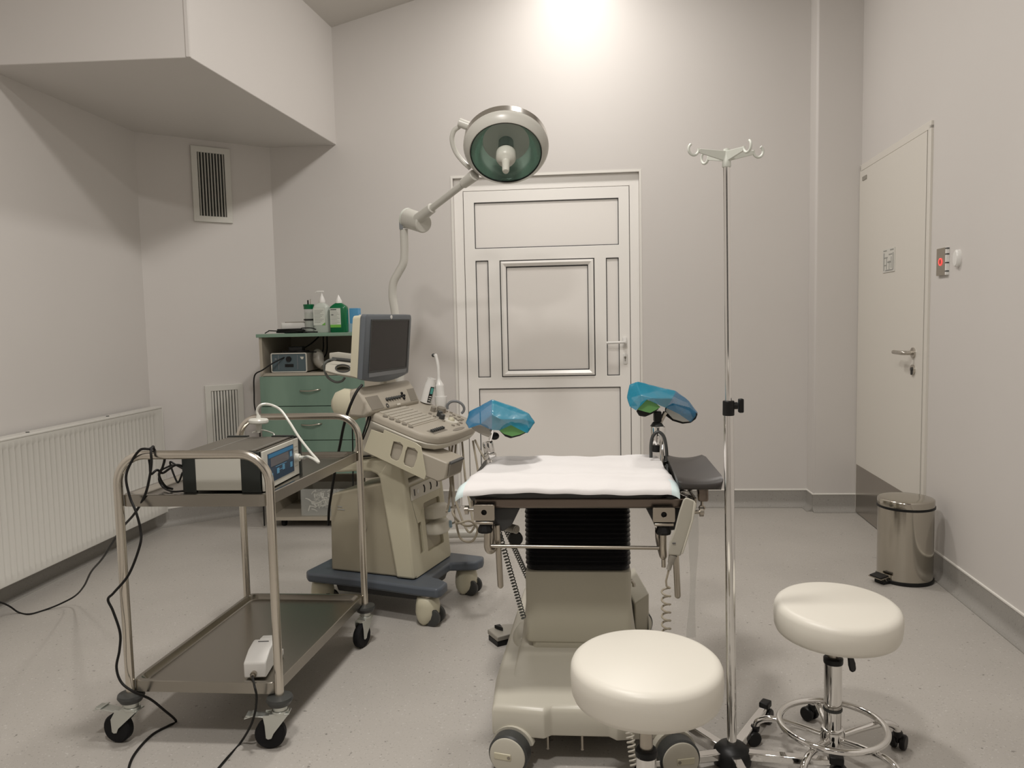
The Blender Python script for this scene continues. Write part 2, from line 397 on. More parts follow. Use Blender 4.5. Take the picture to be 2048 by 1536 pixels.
skirting('baseboard_back', (OX1 + 0.005, YB, 0), (1.448, YB, 0), (0, -1, 0))
skirting('baseboard_column', (1.448, YB, 0), (1.448, 4.857, 0), (-1, 0, 0))
skirting('baseboard_column', (1.444, 4.86, 0), (1.712, 4.86, 0), (0, -1, 0))
skirting('baseboard_corner', CL, CR, (d.y, -d.x, 0))
skirting('baseboard_left', (-2.595, -1.6, 0), (-2.595, 4.47, 0), (1, 0, 0))
nr = Vector((-1, 0.0532, 0)).normalized()
skirting('baseboard_right', (xr(-1.6), -1.6, 0), (xr(3.80), 3.80, 0), nr)

# ---------------- white panelled back door
dr = struct_empty('door_1', ((OX0 + OX1) / 2, YB + 0.05, 0))
YD = YB + 0.030     # face of the frame
LX0, LX1, LZ = -0.720, 0.340, 2.062
X, Z, Y_ = (1, 0, 0), (0, 0, 1), (0, 1, 0)
vs, fs = plate([(OX0, 0), (LX0 - .004, 0), (LX0 - .004, LZ + .004), (LX1 + .004, LZ + .004), (LX1 + .004, 0), (OX1, 0), (OX1, OZ), (OX0, OZ)], [], (0, YD, 0), X, Z, Y_, 0.09)
MB().add(vs, fs).build('door_frame', 'pvc', dr, bevel=0.003)
panels = [(-0.652, 1.695, 0.274, 1.990), (-0.651, 0.858, -0.568, 1.618), (-0.494, 0.858, 0.117, 1.616), (0.191, 0.858, 0.272, 1.614), (-0.648, 0.16, 0.276, 0.784)]
vs, fs = plate(rect(LX0, 0.012, LX1, LZ), [rect(*p) for p in panels], (0, YD - 0.006, 0), X, Z, Y_, 0.07)
MB().add(vs, fs).build('door_leaf', 'pvc', dr, bevel=0.002)
MB().box((LX0 - 0.004, YD + 0.03, 0.0), (LX1 + 0.004, YD + 0.05, LZ + 0.004)).build('door_gap_seal', 'gasket', dr)
for (x0, z0, x1, z1) in panels:
    g = 0.0045
    vs, fs = plate(rect(x0, z0, x1, z1), [rect(x0 + g, z0 + g, x1 - g, z1 - g)], (0, YD - 0.0045, 0), X, Z, Y_, 0.012)
    MB().add(vs, fs).build('gasket', 'gasket', dr)
    if x1 - x0 > 0.5 and z1 < 1.65 and z0 > 0.5:      # raised inner frame of the middle panel
        ix0, iz0, ix1, iz1 = -0.453, 0.900, 0.076, 1.573
        L = []
        for ins, y in ((g, YD + 0.004), (g + 0.003, YD - 0.014), (g + 0.016, YD - 0.018), (0.040, YD - 0.004), (0.041, YD + .004)):
            L.append([(x0 + ins, y, z0 + ins), (x1 - ins, y, z0 + ins), (x1 - ins, y, z1 - ins), (x0 + ins, y, z1 - ins)])
        q = MB().loft(L, cap=False); q.build('panel_moulding', 'pvc', dr, ang=20)
        vs, fs = plate(rect(ix0, iz0, ix1, iz1), [rect(ix0 + g, iz0 + g, ix1 - g, iz1 - g)], (0, YD - .001, 0), X, Z, Y_, 0.01)
        MB().add(vs, fs).build('gasket', 'gasket', dr)
        MB().box((ix0, YD + 0.004, iz0), (ix1, YD + 0.014, iz1)).build('door_panel', 'pvc_panel', dr)
    else:
        MB().box((x0, YD + 0.004, z0), (x1, YD + 0.014, z1)).build('door_panel', 'pvc_panel', dr)
hx, hz = 0.305, 1.073
h = MB(); h.rbox((hx, YD - 0.012, hz), (0.014, 0.033, 0.006), 0.008, X, Z, Y_, e=0.003)
h.cyl((hx, YD - 0.012, hz), (hx, YD - 0.055, hz), 0.009); h.tube([(hx, YD - 0.05, hz), (hx - 0.02, YD - 0.058, hz), (hx - 0.06, YD - 0.058, hz - .001), (hx - 0.118, YD - 0.056, hz - .002)], 0.0085, 12)
plab(h.build('door_handle', 'white', dr), 'white lever handle')
h = MB(); h.rbox((hx + 0.002, YD - 0.01, hz - 0.108), (0.013, 0.034, 0.005), 0.008, X, Z, Y_, e=0.002)
lk = h.build('lock_plate', 'white', dr)
MB().cyl((hx + 0.002, YD - 0.0155, hz - 0.098), (hx + 0.002, YD - 0.018, hz - 0.098), 0.0075).box((hx - 0.001, YD - 0.018, hz - 0.122), (hx + 0.005, YD - 0.0155, hz - 0.1)).build('keyhole', 'steel', lk)
# white corner bead round the opening
vs, fs = plate([(OX0 - .014, 0), (OX0, 0), (OX0, OZ), (OX1, OZ), (OX1, 0), (OX1 + .014, 0), (OX1 + .014, OZ + .014), (OX0 - .014, OZ + .014)], [], (0, YB - 0.003, 0), X, Z, Y_, 0.004)
struct(MB().add(vs, fs).build('trim_2', 'bead'))

# ---------------- flush door in the right hand wall
tr = Vector((0.0532, 1, 0)).normalized()            # along the wall, away from the camera
def RW(y, z, off=0.0): return Vector((xr(y), y, z)) + nr * off
d2 = struct_empty('door_2', RW(4.33, 0))
def rslab(mb, y0, y1, z0, z1, o0, o1):
    return mb.prism([RW(y0, z0, o0), RW(y1, z0, o0), RW(y1, z0, o1), RW(y0, z0, o1)], (0, 0, z1 - z0))
b = MB(); rslab(b, 3.795, 3.829, 0, 2.085, -0.01, 0.012); rslab(b, 3.795, 4.852, 2.068, 2.105, -0.01, 0.012); rslab(b, 4.836, 4.857, 0, 2.10, -0.01, 0.012)
b.build('door_frame', 'door_lam', d2, bevel=0.002)
rslab(MB(), 3.829, 3.838, 0.0, 2.068, -0.01, 0.002).build('door_gap', 'gasket', d2)
rslab(MB(), 3.838, 4.836, 0.008, 2.066, -0.01, 0.014).build('door_leaf', 'door_lam', d2, bevel=0.002)
plab(rslab(MB(), 3.842, 4.832, 0.006, 0.302, 0.014, 0.0165).build('kick_plate', 'kick', d2), 'steel kick plate')
hy = 3.945
h = MB(); h.cyl(RW(hy, 1.022, 0.014), RW(hy, 1.022, 0.022), 0.026, n=32)
h.tube([RW(hy, 1.022, 0.02), RW(hy, 1.022, 0.055), RW(hy + 0.012, 1.022, 0.066), RW(hy + 0.05, 1.022, 0.068), RW(hy + 0.125, 1.022, 0.066)], 0.0105, 14)
plab(h.build('door_handle', 'steel', d2), 'steel lever handle')
h = MB(); h.cyl(RW(hy, 0.938, 0.014), RW(hy, 0.938, 0.022), 0.026, n=32); h.mi(1).cyl(RW(hy, 0.942, 0.022), RW(hy, 0.942, 0.027), 0.009); h.obox(RW(hy, 0.926, 0.0235), tr, nr, Z, (0.004, 0.003, 0.012))
h.build('lock_plate', ['steel', 'darkgrey'], d2)
rslab(MB(), 4.715, 4.79, 2.004, 2.026, 0.0142, 0.018).build('name_plate', 'shellgrey', d2)
# framed notice of grey line figures on the leaf
nt_ = MB(); rslab(nt_, 4.225, 4.405, 1.44, 1.565, 0.014, 0.018); nt_.mi(1)
for (a, c, e, g) in ((4.24, 4.25, 1.45, 1.54), (4.38, 4.39, 1.45, 1.545), (4.26, 4.31, 1.53, 1.536), (4.33, 4.385, 1.515, 1.521), (4.27, 4.276, 1.46, 1.52), (4.30, 4.306, 1.45, 1.50), (4.34, 4.346, 1.455, 1.515), (4.25, 4.36, 1.447, 1.453), (4.28, 4.33, 1.49, 1.496), (4.35, 4.38, 1.475, 1.481), (4.24, 4.29, 1.553, 1.559), (4.345, 4.395, 1.553, 1.559)):
    rslab(nt_, a, c, e, g, 0.018, 0.0192)
tag(nt_.build('notice', ['vent', 'printgrey']), 'small grey framed notice with line drawings on the flush beige door', 'sign')
# touchless opener panel and oval cover
sw = thing('door_opener_panel', 'small steel door opener panel with glowing red ring right of the flush door', 'switch', RW(3.645, 1.38))
rslab(MB(), 3.605, 3.70, 1.383, 1.505, 0.0, 0.012).build('face_plate', 'clampsteel', sw, bevel=0.001)
q = MB(); rslab(q, 3.592, 3.605, 1.383, 1.505, 0.0, 0.012); q.mi(1)
for z in (1.40, 1.437, 1.475, 1.50): rslab(q, 3.590, 3.606, z - 0.003, z + 0.002, 0.001, 0.0125)
q.build('edge_buttons', ['white', 'darkgrey'], sw)
cN = RW(3.655, 1.444, 0.0130); q = MB(); q.torus(cN, nr, 0.0150, 0.0023, 32, 8); plab(q.build('light_ring', 'red', sw), 'glowing red ring')
MB().cyl(RW(3.655, 1.444, 0.011), RW(3.655, 1.444, 0.0135), 0.0115).build('light_centre', 'redwhite', sw)
q = MB(); q.lathe([(0.026, 0), (0.026, 0.012), (0.022, 0.018), (0.0, 0.019)], (0, 0, 0), (0, 0, 1), 32)
for i, v in enumerate(q.v): q.v[i] = RW(3.492, 1.447, 0) + tr * (v.x * 0.95) + Vector((0, 0, 1)) * v.y * 1.45 + nr * v.z
tag(q.build('wall_cover', 'white'), 'white oval cover on the right wall beside the steel opener panel', 'wall fitting')

# ---------------- ventilation grilles on the slanting wall
def DW(t, z, off): return CL + d * t + Vector((0, 0, z)) + nrm * off
def vent(t0, t1, z0, z1, label, front):
    v = thing('ventilation_grille', label, 'vent', DW((t0 + t1) / 2, z0, 0), 'ventilation grilles on the corner wall')
    m = 0.036
    vs, fs = plate(rect(t0, z0, t1, z1), [rect(t0 + m, z0 + m, t1 - m, z1 - m)], CL, d, (0, 0, 1), nrm, 0.014)
    MB().add(vs, fs).build('frame', 'vent', v, bevel=0.002)
    MB().add([DW(t0 + m, z0 + m, 0.001), DW(t1 - m, z0 + m, 0.001), DW(t1 - m, z1 - m, 0.001), DW(t0 + m, z1 - m, 0.001)], [(0, 1, 2, 3)]).build('backing', 'ventdark', v)
    n = 9; W = (t1 - t0 - 2 * m) / n
    for i in range(n):
        c = t0 + m + W * (i + 0.5); q = MB()
        if front: a, e = d, (0.0062, 0.003)
        else: a, e = (d * 0.45 + nrm * 0.9).normalized(), (0.0050, 0.0012)
        q.obox(DW(c, (z0 + z1) / 2, 0.0065), a, a.cross(Vector((0, 0, 1))), (0, 0, 1), (e[0], e[1], (z1 - z0) / 2 - m + 0.001)); q.build('slat', 'vent', v)
tt = lambda u, v_: (at_plane(u, v_, CL, nrm) - CL).dot(d)
vent(tt(380, 300), tt(458, 300), 1.882, 2.345, 'dark slatted white air grille high on the corner wall under the bulkhead', False)
vent(tt(410, 800), tt(486, 800), 0.375, 0.856, 'white air grille low on the corner wall behind the steel trolley', True)

# ---------------- radiator on the left wall
xw = -2.595; xf = -2.50; ry0, ry1, rz0, rz1 = 2.30, 4.42, 0.105, 0.755
rd = thing('radiator', 'long white panel radiator with vertical ribs on the left wall', 'radiator', (xf, (ry0 + ry1) / 2, rz0))
b = MB(); L = []
per = 0.0375; n = int((ry1 - ry0 - 0.06) / per); ys = [(ry0, 0.0)]
for i in range(n):
    y = ry0 + 0.03 + i * per
    ys += [(y, 0.0), (y + 0.011, -0.009), (y + 0.0265, -0.009), (y + 0.0375, 0.0)]
ys.append((ry1, 0.0))
P = []
for z, kf in ((rz0 + 0.006, 0), (rz0 + 0.035, 0), (rz0 + 0.048, 1), (rz1 - 0.055, 1), (rz1 - 0.042, 0), (rz1 - 0.012, 0)):
    P.append([Vector((xf + dx * kf, y, z)) for y, dx in ys])
vsl = [p for r in P for p in r]; nn = len(ys); fsl = []
for j in range(len(P) - 1):
    for i in range(nn - 1): fsl.append((j * nn + i, j * nn + i + 1, (j + 1) * nn + i + 1, (j + 1) * nn + i))
b.add(vsl, fsl); b.box((xf - 0.02, ry0, rz0), (xf - 0.010, ry1, rz1 - 0.012)); b.build('ribbed_panel', 'rad', rd, ang=50)
b = MB(); b.box((xw + 0.025, ry0, rz1 - 0.014), (xf + 0.002, ry1, rz1)); b.build('top_grille', 'rad', rd, bevel=0.005)
for ya, yb in ((ry1, ry1 + 0.004), (ry0 - 0.004, ry0)): MB().box((xw + 0.025, ya, rz0), (xf + 0.002, yb, rz1)).build('side_cover', 'rad', rd, bevel=0.0015)
for y in (3.32, 3.93): MB().cyl((xf - 0.03, y, rz1), (xf - 0.03, y, rz1 + 0.003), 0.008).build('top_hole_plug', 'darkgrey', rd)
for ya in (ry0 + 0.2, ry1 - 0.24): MB().box((xw + 0.0005, ya, rz0 + 0.1), (xw + 0.03, ya + 0.04, rz1 - 0.05)).build('wall_bracket', 'rad', rd)
# ================================================================== STEEL TROLLEY
N1, N2 = Vector((-1.321, 2.08, 0)), Vector((-0.871, 2.08, 0))
F1, F2 = Vector((-1.283, 2.80, 0)), Vector((-0.820, 2.80, 0))
up = Vector((0, 0, 1))
tv = thing('trolley', 'two shelf stainless steel trolley on black castors in front of the radiator', 'trolley', (N1 + F2) / 2)
def utube(a, c, zt, rb=0.085):
    dx = (c - a).normalized(); P = [a + up * 0.15, a + up * (zt - rb)]
    for k in range(1, 9): t = PI / 2 * k / 8; P.append(a + dx * (rb * (1 - math.cos(t))) + up * (zt - rb + rb * math.sin(t)))
    P.append(c - dx * rb + up * zt)
    for k in range(1, 9): t = PI / 2 * k / 8; P.append(c - dx * rb + dx * (rb * math.sin(t)) + up * (zt - rb + rb * math.cos(t)))
    P.append(c + up * 0.15); return P
MB().tube(utube(N1, N2, 0.857), 0.0128, 20, 0).build('end_frame', 'steel_tube', tv)
MB().tube(utube(F1, F2, 0.877), 0.0128, 20, 0).build('end_frame', 'steel_tube', tv)
def tray(name, zr, depth, zs):
    # corners slightly inside the posts; pressed steel tray with raised rounded rim
    c = [N1 + Vector((0.006, -0.004, 0)), N2 + Vector((-0.006, -0.004, 0)), F2 + Vector((-0.004, 0.006, 0)), F1 + Vector((0.006, 0.006, 0))]
    ctr = sum(c, Vector()) / 4
    def loop(ins, z, r=0.03):
        P = []
        for i in range(4):
            p = c[i]; a = (c[i - 1] - p).normalized(); e = (c[(i + 1) % 4] - p).normalized()
            q = p + (a + e) * ins; r_ = max(r, 0.004)
            for k in range(6):
                t = k / 5; s0 = q + a * r_; s1 = q; s2 = q + e * r_
                P.append(((1 - t) ** 2) * s0 + 2 * t * (1 - t) * s1 + t * t * s2 + up * z)
        return P
    L = [loop(0.0, zr - depth), loop(0.0, zr - 0.002), loop(0.002, zr), loop(0.012, zr), loop(0.016, zr - 0.004), loop(0.022, zs + 0.002), loop(0.026, zs)]
    b = MB(); b.loft(L, cap=False); n = len(L[0]); b.add(L[-1], [list(range(n))]); 
    L2 = [loop(0.0, zr - depth), loop(0.004, zr - depth), loop(0.006, zs - 0.004)]
    b.loft(L2, cap=False); b.add(L2[-1], [list(range(n))])
    return b.build(name, 'steel_tray', tv, ang=30)
tray('upper_shelf', 0.742, 0.034, 0.728)
tray('lower_shelf', 0.192, 0.034, 0.176)
def castor(root, post, wdir, off, zb=0.155, brake=True, wr=0.0435):
    """swivel castor under a post; wdir: rolling direction, off: trail of the wheel"""
    wd = Vector(wdir).normalized(); sd = Vector((wd.y, -wd.x, 0)); wc = post + wd * off + up * wr
    MB().lathe([(0.013, 0.155), (0.036, 0.150), (0.038, 0.142), (0.030, 0.128), (0.018, 0.124)], post, up, 28).build('bumper', 'darkgrey', root)
    q = MB(); q.cyl(post + up * 0.112, post + up * 0.125, 0.020, n=24); q.cyl(post + up * 0.104, post + up * 0.112, 0.024, n=24)
    for s_ in (-1, 1):
        o = sd * (0.0165 * s_)
        pl = [post + o - wd * 0.028 + up * 0.105, post + o + wd * 0.046 + up * 0.103, post + o + wd * 0.046 + up * 0.096, wc + o + wd * 0.012 + up * 0.030, wc + o + wd * 0.010 - up * 0.008, wc + o + wd * 0.004 - up * 0.012, wc + o - wd * 0.006 - up * 0.010, wc + o - wd * 0.012 + up * 0.004]
        q.prism(pl, sd * (0.002 * s_))
    q.obox(post + up * 0.104, wd, sd, up, (0.028, 0.0185, 0.002))
    if brake:
        q.obox(post + wd * (off + 0.02) + up * 0.098, wd + up * 0.12, sd, up, (0.045, 0.016, 0.0015))
        q.obox(post + wd * (off + 0.055) + up * 0.101, wd - up * 0.3, sd, up, (0.014, 0.020, 0.0015))
    q.build('castor_fork', 'zinc', root, bevel=0.001)
    q = MB(); ax = sd
    q.lathe([(0.008, -0.012), (wr * 0.62, -0.013), (wr * 0.9, -0.0135), (wr, -0.009), (wr, 0.009), (wr * 0.9, 0.0135), (wr * 0.62, 0.013), (0.008, 0.012)], wc, ax, 36)
    q.build('castor_wheel', 'rubber', root)
castor(tv, N1, (-1, 0.12, 0), 0.048)
castor(tv, N2, (-1, -0.15, 0), 0.030)
castor(tv, F2, (-0.3, -0.95, 0), 0.030, brake=False)
castor(tv, F1, (0.4, 0.9, 0), 0.030, brake=False)

# ---------------- pump unit on the upper shelf
ZS = 0.7285
a0 = at_z(524, 986, ZS); a1 = at_z(600, 946, ZS)
e = (a1 - a0).normalized(); wl = at_z(366, 986, ZS); 
a0.z = 0; a1.z = 0; wl.z = 0; D = (a1 - a0).length; lf = (wl - a0); lf = (lf - e * lf.dot(e)); W_ = lf.length; lf.normalize()
H = 0.122
pu = thing('pump_unit', 'boxed white and black pump unit with a blue key panel on the trolley top', 'medical device', (a0 + a1) / 2 + lf * W_ / 2 + up * ZS)
def PU(l, d_, z): return a0 + lf * l + e * d_ + up * (ZS + z)
q = MB(); q.prism([PU(0.006, 0.004, 0.006), PU(W_ - .004, 0.004, 0.006), PU(W_ - .004, 0.004, H - .002), PU(0.006, 0.004, H - .002)], e * (D - 0.008)); q.build('housing', 'pump_top', pu)
for l0, l1 in ((0.0, 0.062), (W_ - 0.042, W_)):       # black end profiles
    for dd in (0.0, D - 0.012):
        MB().prism([PU(l0 + (0.004 if l0 == 0 else 0), dd, 0.0), PU(l1, dd, 0.0), PU(l1, dd, H), PU(l0 + (0.004 if l0 == 0 else 0), dd, H)], e * 0.012).build('corner_profile', 'pump_black', pu, bevel=0.002)
q = MB(); q.prism([PU(0.062, 0.001, 0.008), PU(W_ - 0.042, 0.001, 0.008), PU(W_ - 0.042, 0.001, H - 0.004), PU(0.062, 0.001, H - 0.004)], e * 0.004); q.build('side_panel', 'pump_white', pu)
q = MB(); q.prism([PU(0.02, 0.01, H), PU(W_ - .01, 0.01, H), PU(W_ - .01, D - 0.01, H), PU(0.02, D - 0.01, H)], up * 0.002); q.build('top_cover', 'pump_top', pu)
for l in (0.03, 0.16): MB().prism([PU(l, 0.012, H + .002), PU(l + .0012, 0.012, H + .002), PU(l + .0012, D - 0.012, H + .002), PU(l, D - 0.012, H + .002)], up * 0.0006).build('top_groove', 'printgrey', pu)
q = MB(); q.prism([PU(0.0, 0.004, 0.003), PU(0.0, D - 0.02, 0.003), PU(0.0, D - 0.02, H - 0.001), PU(0.0, 0.004, H - 0.001)], lf * -0.006)
fp = q.build('front_panel', 'pump_white', pu, bevel=0.001)
def FP(d_, z, off): return PU(-0.006 - off, d_, z)
def fq(name, m, d0, d1, z0, z1, t=0.001, off=0.0, par=None):
    q = MB(); q.prism([FP(d0, z0, off), FP(d1, z0, off), FP(d1, z1, off), FP(d0, z1, off)], lf * -t); return q.build(name, m, par or pu)
kp = fq('key_panel', 'pump_blue', 0.03 * D / .25, 0.196 * D / .25, 0.020, 0.108)
s_ = D / 0.25
fq('panel_heading', 'pump_btn2', 0.034 * s_, 0.192 * s_, 0.094, 0.105, .0006, .001, kp)
fq('display', 'lcd', 0.045 * s_, 0.160 * s_, 0.066, 0.092, .0006, .001, kp)
for d0, z0 in ((0.042, 0.030), (0.082, 0.038), (0.118, 0.042), (0.170, 0.038), (0.170, 0.072)):
    fq('key', 'pump_btn', d0 * s_, (d0 + 0.014) * s_, z0, z0 + 0.016, .0008, .001, kp)
fq('panel_line', 'pump_btn', 0.075 * s_, 0.145 * s_, 0.060, 0.0615, .0004, .001, kp)
fq('panel_line', 'pump_btn', 0.096 * s_, 0.118 * s_, 0.0465, 0.048, .0004, .001, kp)
for z in (0.095, 0.082, 0.032): fq('print_mark', 'printgrey', 0.203 * s_, 0.226 * s_, z, z + 0.002, .0004)
fq('model_mark', 'print', 0.022 * s_, 0.03 * s_, 0.010, 0.017, .0004)
cn = FP(0.212 * s_, 0.060, 0)
q = MB(); q.cyl(cn, cn - lf * 0.014, 0.014, 0.012); q.cyl(cn - lf * 0.014, cn - lf * 0.03, 0.006); plab(q.build('hose_connector', 'tube', pu), 'milky plastic hose connector')
q = MB(); q.cyl(PU(0.0, D - 0.01, 0.0), PU(0, D - 0.01, H + 0.004), 0.012, n=6).build('corner_post', 'pump_black', pu)
for l in (0.05, W_ - .04): MB().obox(PU(l, D - 0.01, H + .002), lf, e, up, (0.035, 0.008, 0.004)).build('top_clip', 'pump_black', pu)
# milky hose with disc filter, kinked loop
ft = at_y(517, 840, 2.42)
hp = [cn - lf * 0.028, at_y(615, 913, 2.30), at_y(627, 918, 2.28), at_y(637, 925, 2.27), at_y(634, 919, 2.285), at_y(620, 903, 2.31), at_y(597, 873, 2.37), at_y(580, 846, 2.41), at_y(563, 822, 2.43), at_y(548, 812, 2.43), at_y(532, 808, 2.43), at_y(520, 811, 2.42), at_y(514, 822, 2.42), ft + up * 0.012]
hs = tag(MB().tube(hp, 0.0042, 10, 6).build('suction_hose', 'tube'), 'milky plastic hose looping over the pump unit to a disc filter', 'hose')
q = MB(); q.lathe([(0.006, 0.016), (0.008, 0.006), (0.028, 0.004), (0.0315, 0.0), (0.0315, -0.007), (0.028, -0.011), (0.010, -0.014), (0.0075, -0.03), (0.005, -0.042)], ft, (0.03, 0, 1), 36)
plab(q.build('disc_filter', 'tube', hs), 'white disc filter on the hose')
tag(MB().tube([at_y(505, 865, 2.40), at_y(523, 860, 2.45), at_y(545, 866, 2.5), at_y(549, 872, 2.5)], 0.0022, 8, 8).build('clear_tube', 'tube'), 'thin milky tube lying along the back of the pump unit', 'hose')

# ---------------- white foot switch on the lower shelf
f0 = at_z(488, 1358, 0.180); f1 = at_z(540, 1356, 0.180); f2 = at_z(568, 1306, 0.180)
ux = (f1 - f0); ux.z = 0; wdt = ux.length; ux.normalize(); uy = Vector((-ux.y, ux.x, 0)); ln = 0.165
ped = thing('foot_switch', 'white foot switch box with a black lead on the lower shelf of the trolley', 'foot switch', (f0 + f1) / 2 + uy * ln / 2)
prf = [(0, 0.002), (0, 0.046), (0.004, 0.050), (0.05, 0.068), (0.10, 0.073), (0.118, 0.071), (0.12, 0.035), (0.135, 0.020), (0.135, 0.002)]
q = MB(); q.prism([f0 + uy * y + up * z for y, z in prf], ux * wdt * 0.86); q.build('housing', 'white', ped, bevel=0.004)
q = MB(); q.prism([f0 + ux * wdt * 0.2 + uy * y + up * z for y, z in ((0.118, 0.072), (0.155, 0.068), (0.157, 0.062), (0.118, 0.062))], ux * wdt * 0.75); q.build('treadle', 'white', ped, bevel=0.003)
q = MB(); q.prism([f0 + ux * wdt * .3 + uy * y + up * z for y, z in ((0.12, 0.0015), (0.162, 0.0015), (0.162, 0.02), (0.12, 0.03))], ux * wdt * 0.7); q.build('foot_plate', 'white', ped, bevel=0.003)
q = MB(); q.obox(f0 + ux * wdt * .45 + uy * 0.094 + up * 0.0735, ux, uy, up, (0.016, 0.001, 0.001)); q.build('slot', 'print', ped)
pc = f0 + ux * wdt * 0.40 + up * 0.016
q = MB(); q.cyl(pc, pc - uy * 0.012, 0.009); q.cyl(pc - uy * 0.012, pc - uy * 0.022, 0.006); plab(q.build('lead_socket', 'clampsteel', ped), 'brass coloured lead socket')
lead = [pc - uy * 0.018, at_y(509, 1372, 2.035), at_y(513, 1392, 2.03), at_y(511, 1420, 2.04), at_y(501, 1452, 2.05), at_z(480, 1487, 0.004), at_z(455, 1515, 0.004), at_z(425, 1550, 0.004), at_z(380, 1600, 0.004)]
plab(MB().tube(lead, 0.0033, 10, 8).build('lead', 'cable', ped), 'black lead running down to the floor')

# ---------------- mains cables of the pump, looped over the handle rail
Yc = 2.062
k1 = [PU(W_, 0.02, 0.075), at_y(352, 930, 2.14), at_y(338, 938, 2.16), at_y(325, 946, 2.16), at_y(314, 940, 2.13), at_y(302, 948, 2.11), at_y(300, 930, 2.10), at_y(298, 915, 2.10)]
k1 += [at_y(300, 903, 2.095), at_y(303, 896, 2.075)]
k1 += [at_y(298, 898, 2.062), at_y(280, 900, 2.058), at_y(262, 925, 2.058), at_y(252, 955, Yc - .01), at_y(260, 995, Yc - .01), at_y(272, 1024, Yc - .02), at_y(281, 1060, Yc - .02), at_y(280, 1090, Yc - .03), at_y(258, 1148, Yc - .035), at_y(228, 1185, Yc - .03), at_y(216, 1199, Yc - .02), at_y(226, 1222, Yc - .02), at_y(240, 1265, Yc - .02), at_y(239, 1300, Yc - .02), at_y(233, 1335, Yc - .02), at_y(243, 1365, Yc - .025), at_y(268, 1384, Yc - .028)]
k1 += [at_y(300, 1398, Yc + 0.03), at_y(328, 1420, Yc + 0.06), at_z(352, 1442, 0.004), at_z(338, 1451, 0.004), at_z(305, 1469, 0.004), at_z(275, 1500, 0.004), at_z(259, 1530, 0.004), at_z(255, 1570, 0.004), at_z(240, 1640, 0.004)]
tag(MB().tube(k1, 0.0036, 10, 7).build('mains_cable', 'cable'), 'black cable hanging from the near trolley handle and winding past the left castor', 'cable')
k2 = [at_z(345, 978, 0.733), at_y(330, 972, 2.17), at_y(318, 950, 2.14), at_y(325, 935, 2.12), at_y(329, 915, 2.1), at_y(318, 909, 2.11), at_y(309, 900, 2.10), at_y(306, 893, 2.08), at_y(302, 903, 2.06), at_y(303, 925, 2.055), at_y(299, 955, 2.055), at_y(290, 990, 2.07), at_y(270, 1026, 2.10)]
k2 += [at_y(244, 1056, 2.18), at_y(222, 1090, 2.30), at_y(204, 1118, 2.46), at_y(182, 1144, 2.7), at_y(168, 1172, 2.9), at_y(150, 1192, 3.1), at_z(120, 1208, 0.02), at_z(92, 1219, 0.004), at_z(60, 1228, 0.004), at_z(38, 1225, 0.004), at_z(18, 1212, 0.045), at_z(-5, 1203, 0.09), at_z(-60, 1192, 0.17)]
tag(MB().tube(k2, 0.0036, 10, 7).build('mains_cable', 'cable'), 'black cable running from the trolley handle to the floor by the radiator', 'cable')
k3 = [at_y(367, 938, 2.19), at_y(352, 930, 2.2), at_y(340, 925, 2.2), at_y(352, 960, 2.2), at_y(358, 963, 2.2), at_y(365, 945, 2.2)]
k4 = [at_z(368, 982, 0.733), at_z(345, 983, 0.733), at_y(327, 975, 2.2), at_y(318, 960, 2.2), at_y(322, 942, 2.2), at_y(335, 934, 2.2), at_y(345, 930, 2.2)]
tag(MB().tube(k3, 0.003, 8, 7).build('coiled_cable', 'cable'), 'short kinked black cable end behind the pump unit', 'cable')
tag(MB().tube(k4, 0.003, 8, 7).build('coiled_cable', 'cable'), 'black cable coil lying on the upper trolley shelf left of the pump unit', 'cable')

# ================================================================== MINT DRAWER CABINET
cx0, cx1, cy0, cy1 = -1.893, -1.258, 4.455, 4.94
cb = thing('drawer_cabinet', 'mint green drawer cabinet with open bays standing against the back wall', 'cabinet', ((cx0 + cx1) / 2, (cy0 + cy1) / 2, 0))
tk = 0.018
MB().box((cx0 - 0.012, cy0 - 0.01, 1.156), (cx1 + 0.012, cy1, 1.176)).build('top_board', 'minttop', cb, bevel=0.002)
MB().box((cx0, cy0 + 0.004, 0.045), (cx0 + tk, cy1, 1.156)).build('side_panel', 'beige', cb)
MB().box((cx1 - tk, cy0 + 0.004, 0.045), (cx1, cy1, 1.156)).build('side_panel', 'beige', cb)
MB().box((cx0 + tk, cy1 - 0.008, 0.065), (cx1 - tk, cy1, 1.156)).build('back_panel', 'beige', cb)
MB().box((cx0 + tk, cy0, 0.925), (cx1 - tk, cy1 - 0.008, 0.941)).build('shelf', 'beige', cb)
MB().box((cx0 + tk, cy0 + .006, 0.045), (cx1 - tk, cy1 - 0.008, 0.065)).build('bottom_board', 'beige', cb)
MB().box((cx0 + tk, cy0 + .02, 0.325), (cx1 - tk, cy1 - 0.008, 0.341)).build('shelf', 'beige', cb)
for z0, z1, hh in ((0.745, 0.922, 0.838), (0.540, 0.741, 0.634), (0.336, 0.536, 0.43)):
    dw = MB().box((cx0 + 0.001, cy0 - 0.014, z0), (cx1 - 0.001, cy0 + 0.003, z1)).build('drawer', 'mint', cb, bevel=0.0015)
    hx = -1.585
    MB().tube([(hx - 0.062, cy0 - 0.012, hh - .002), (hx - 0.05, cy0 - 0.026, hh - .002), (hx, cy0 - 0.034, hh - .003), (hx + 0.05, cy0 - 0.026, hh + .003), (hx + 0.062, cy0 - 0.012, hh + .003)], 0.0045, 10).build('handle', 'clampsteel', dw)
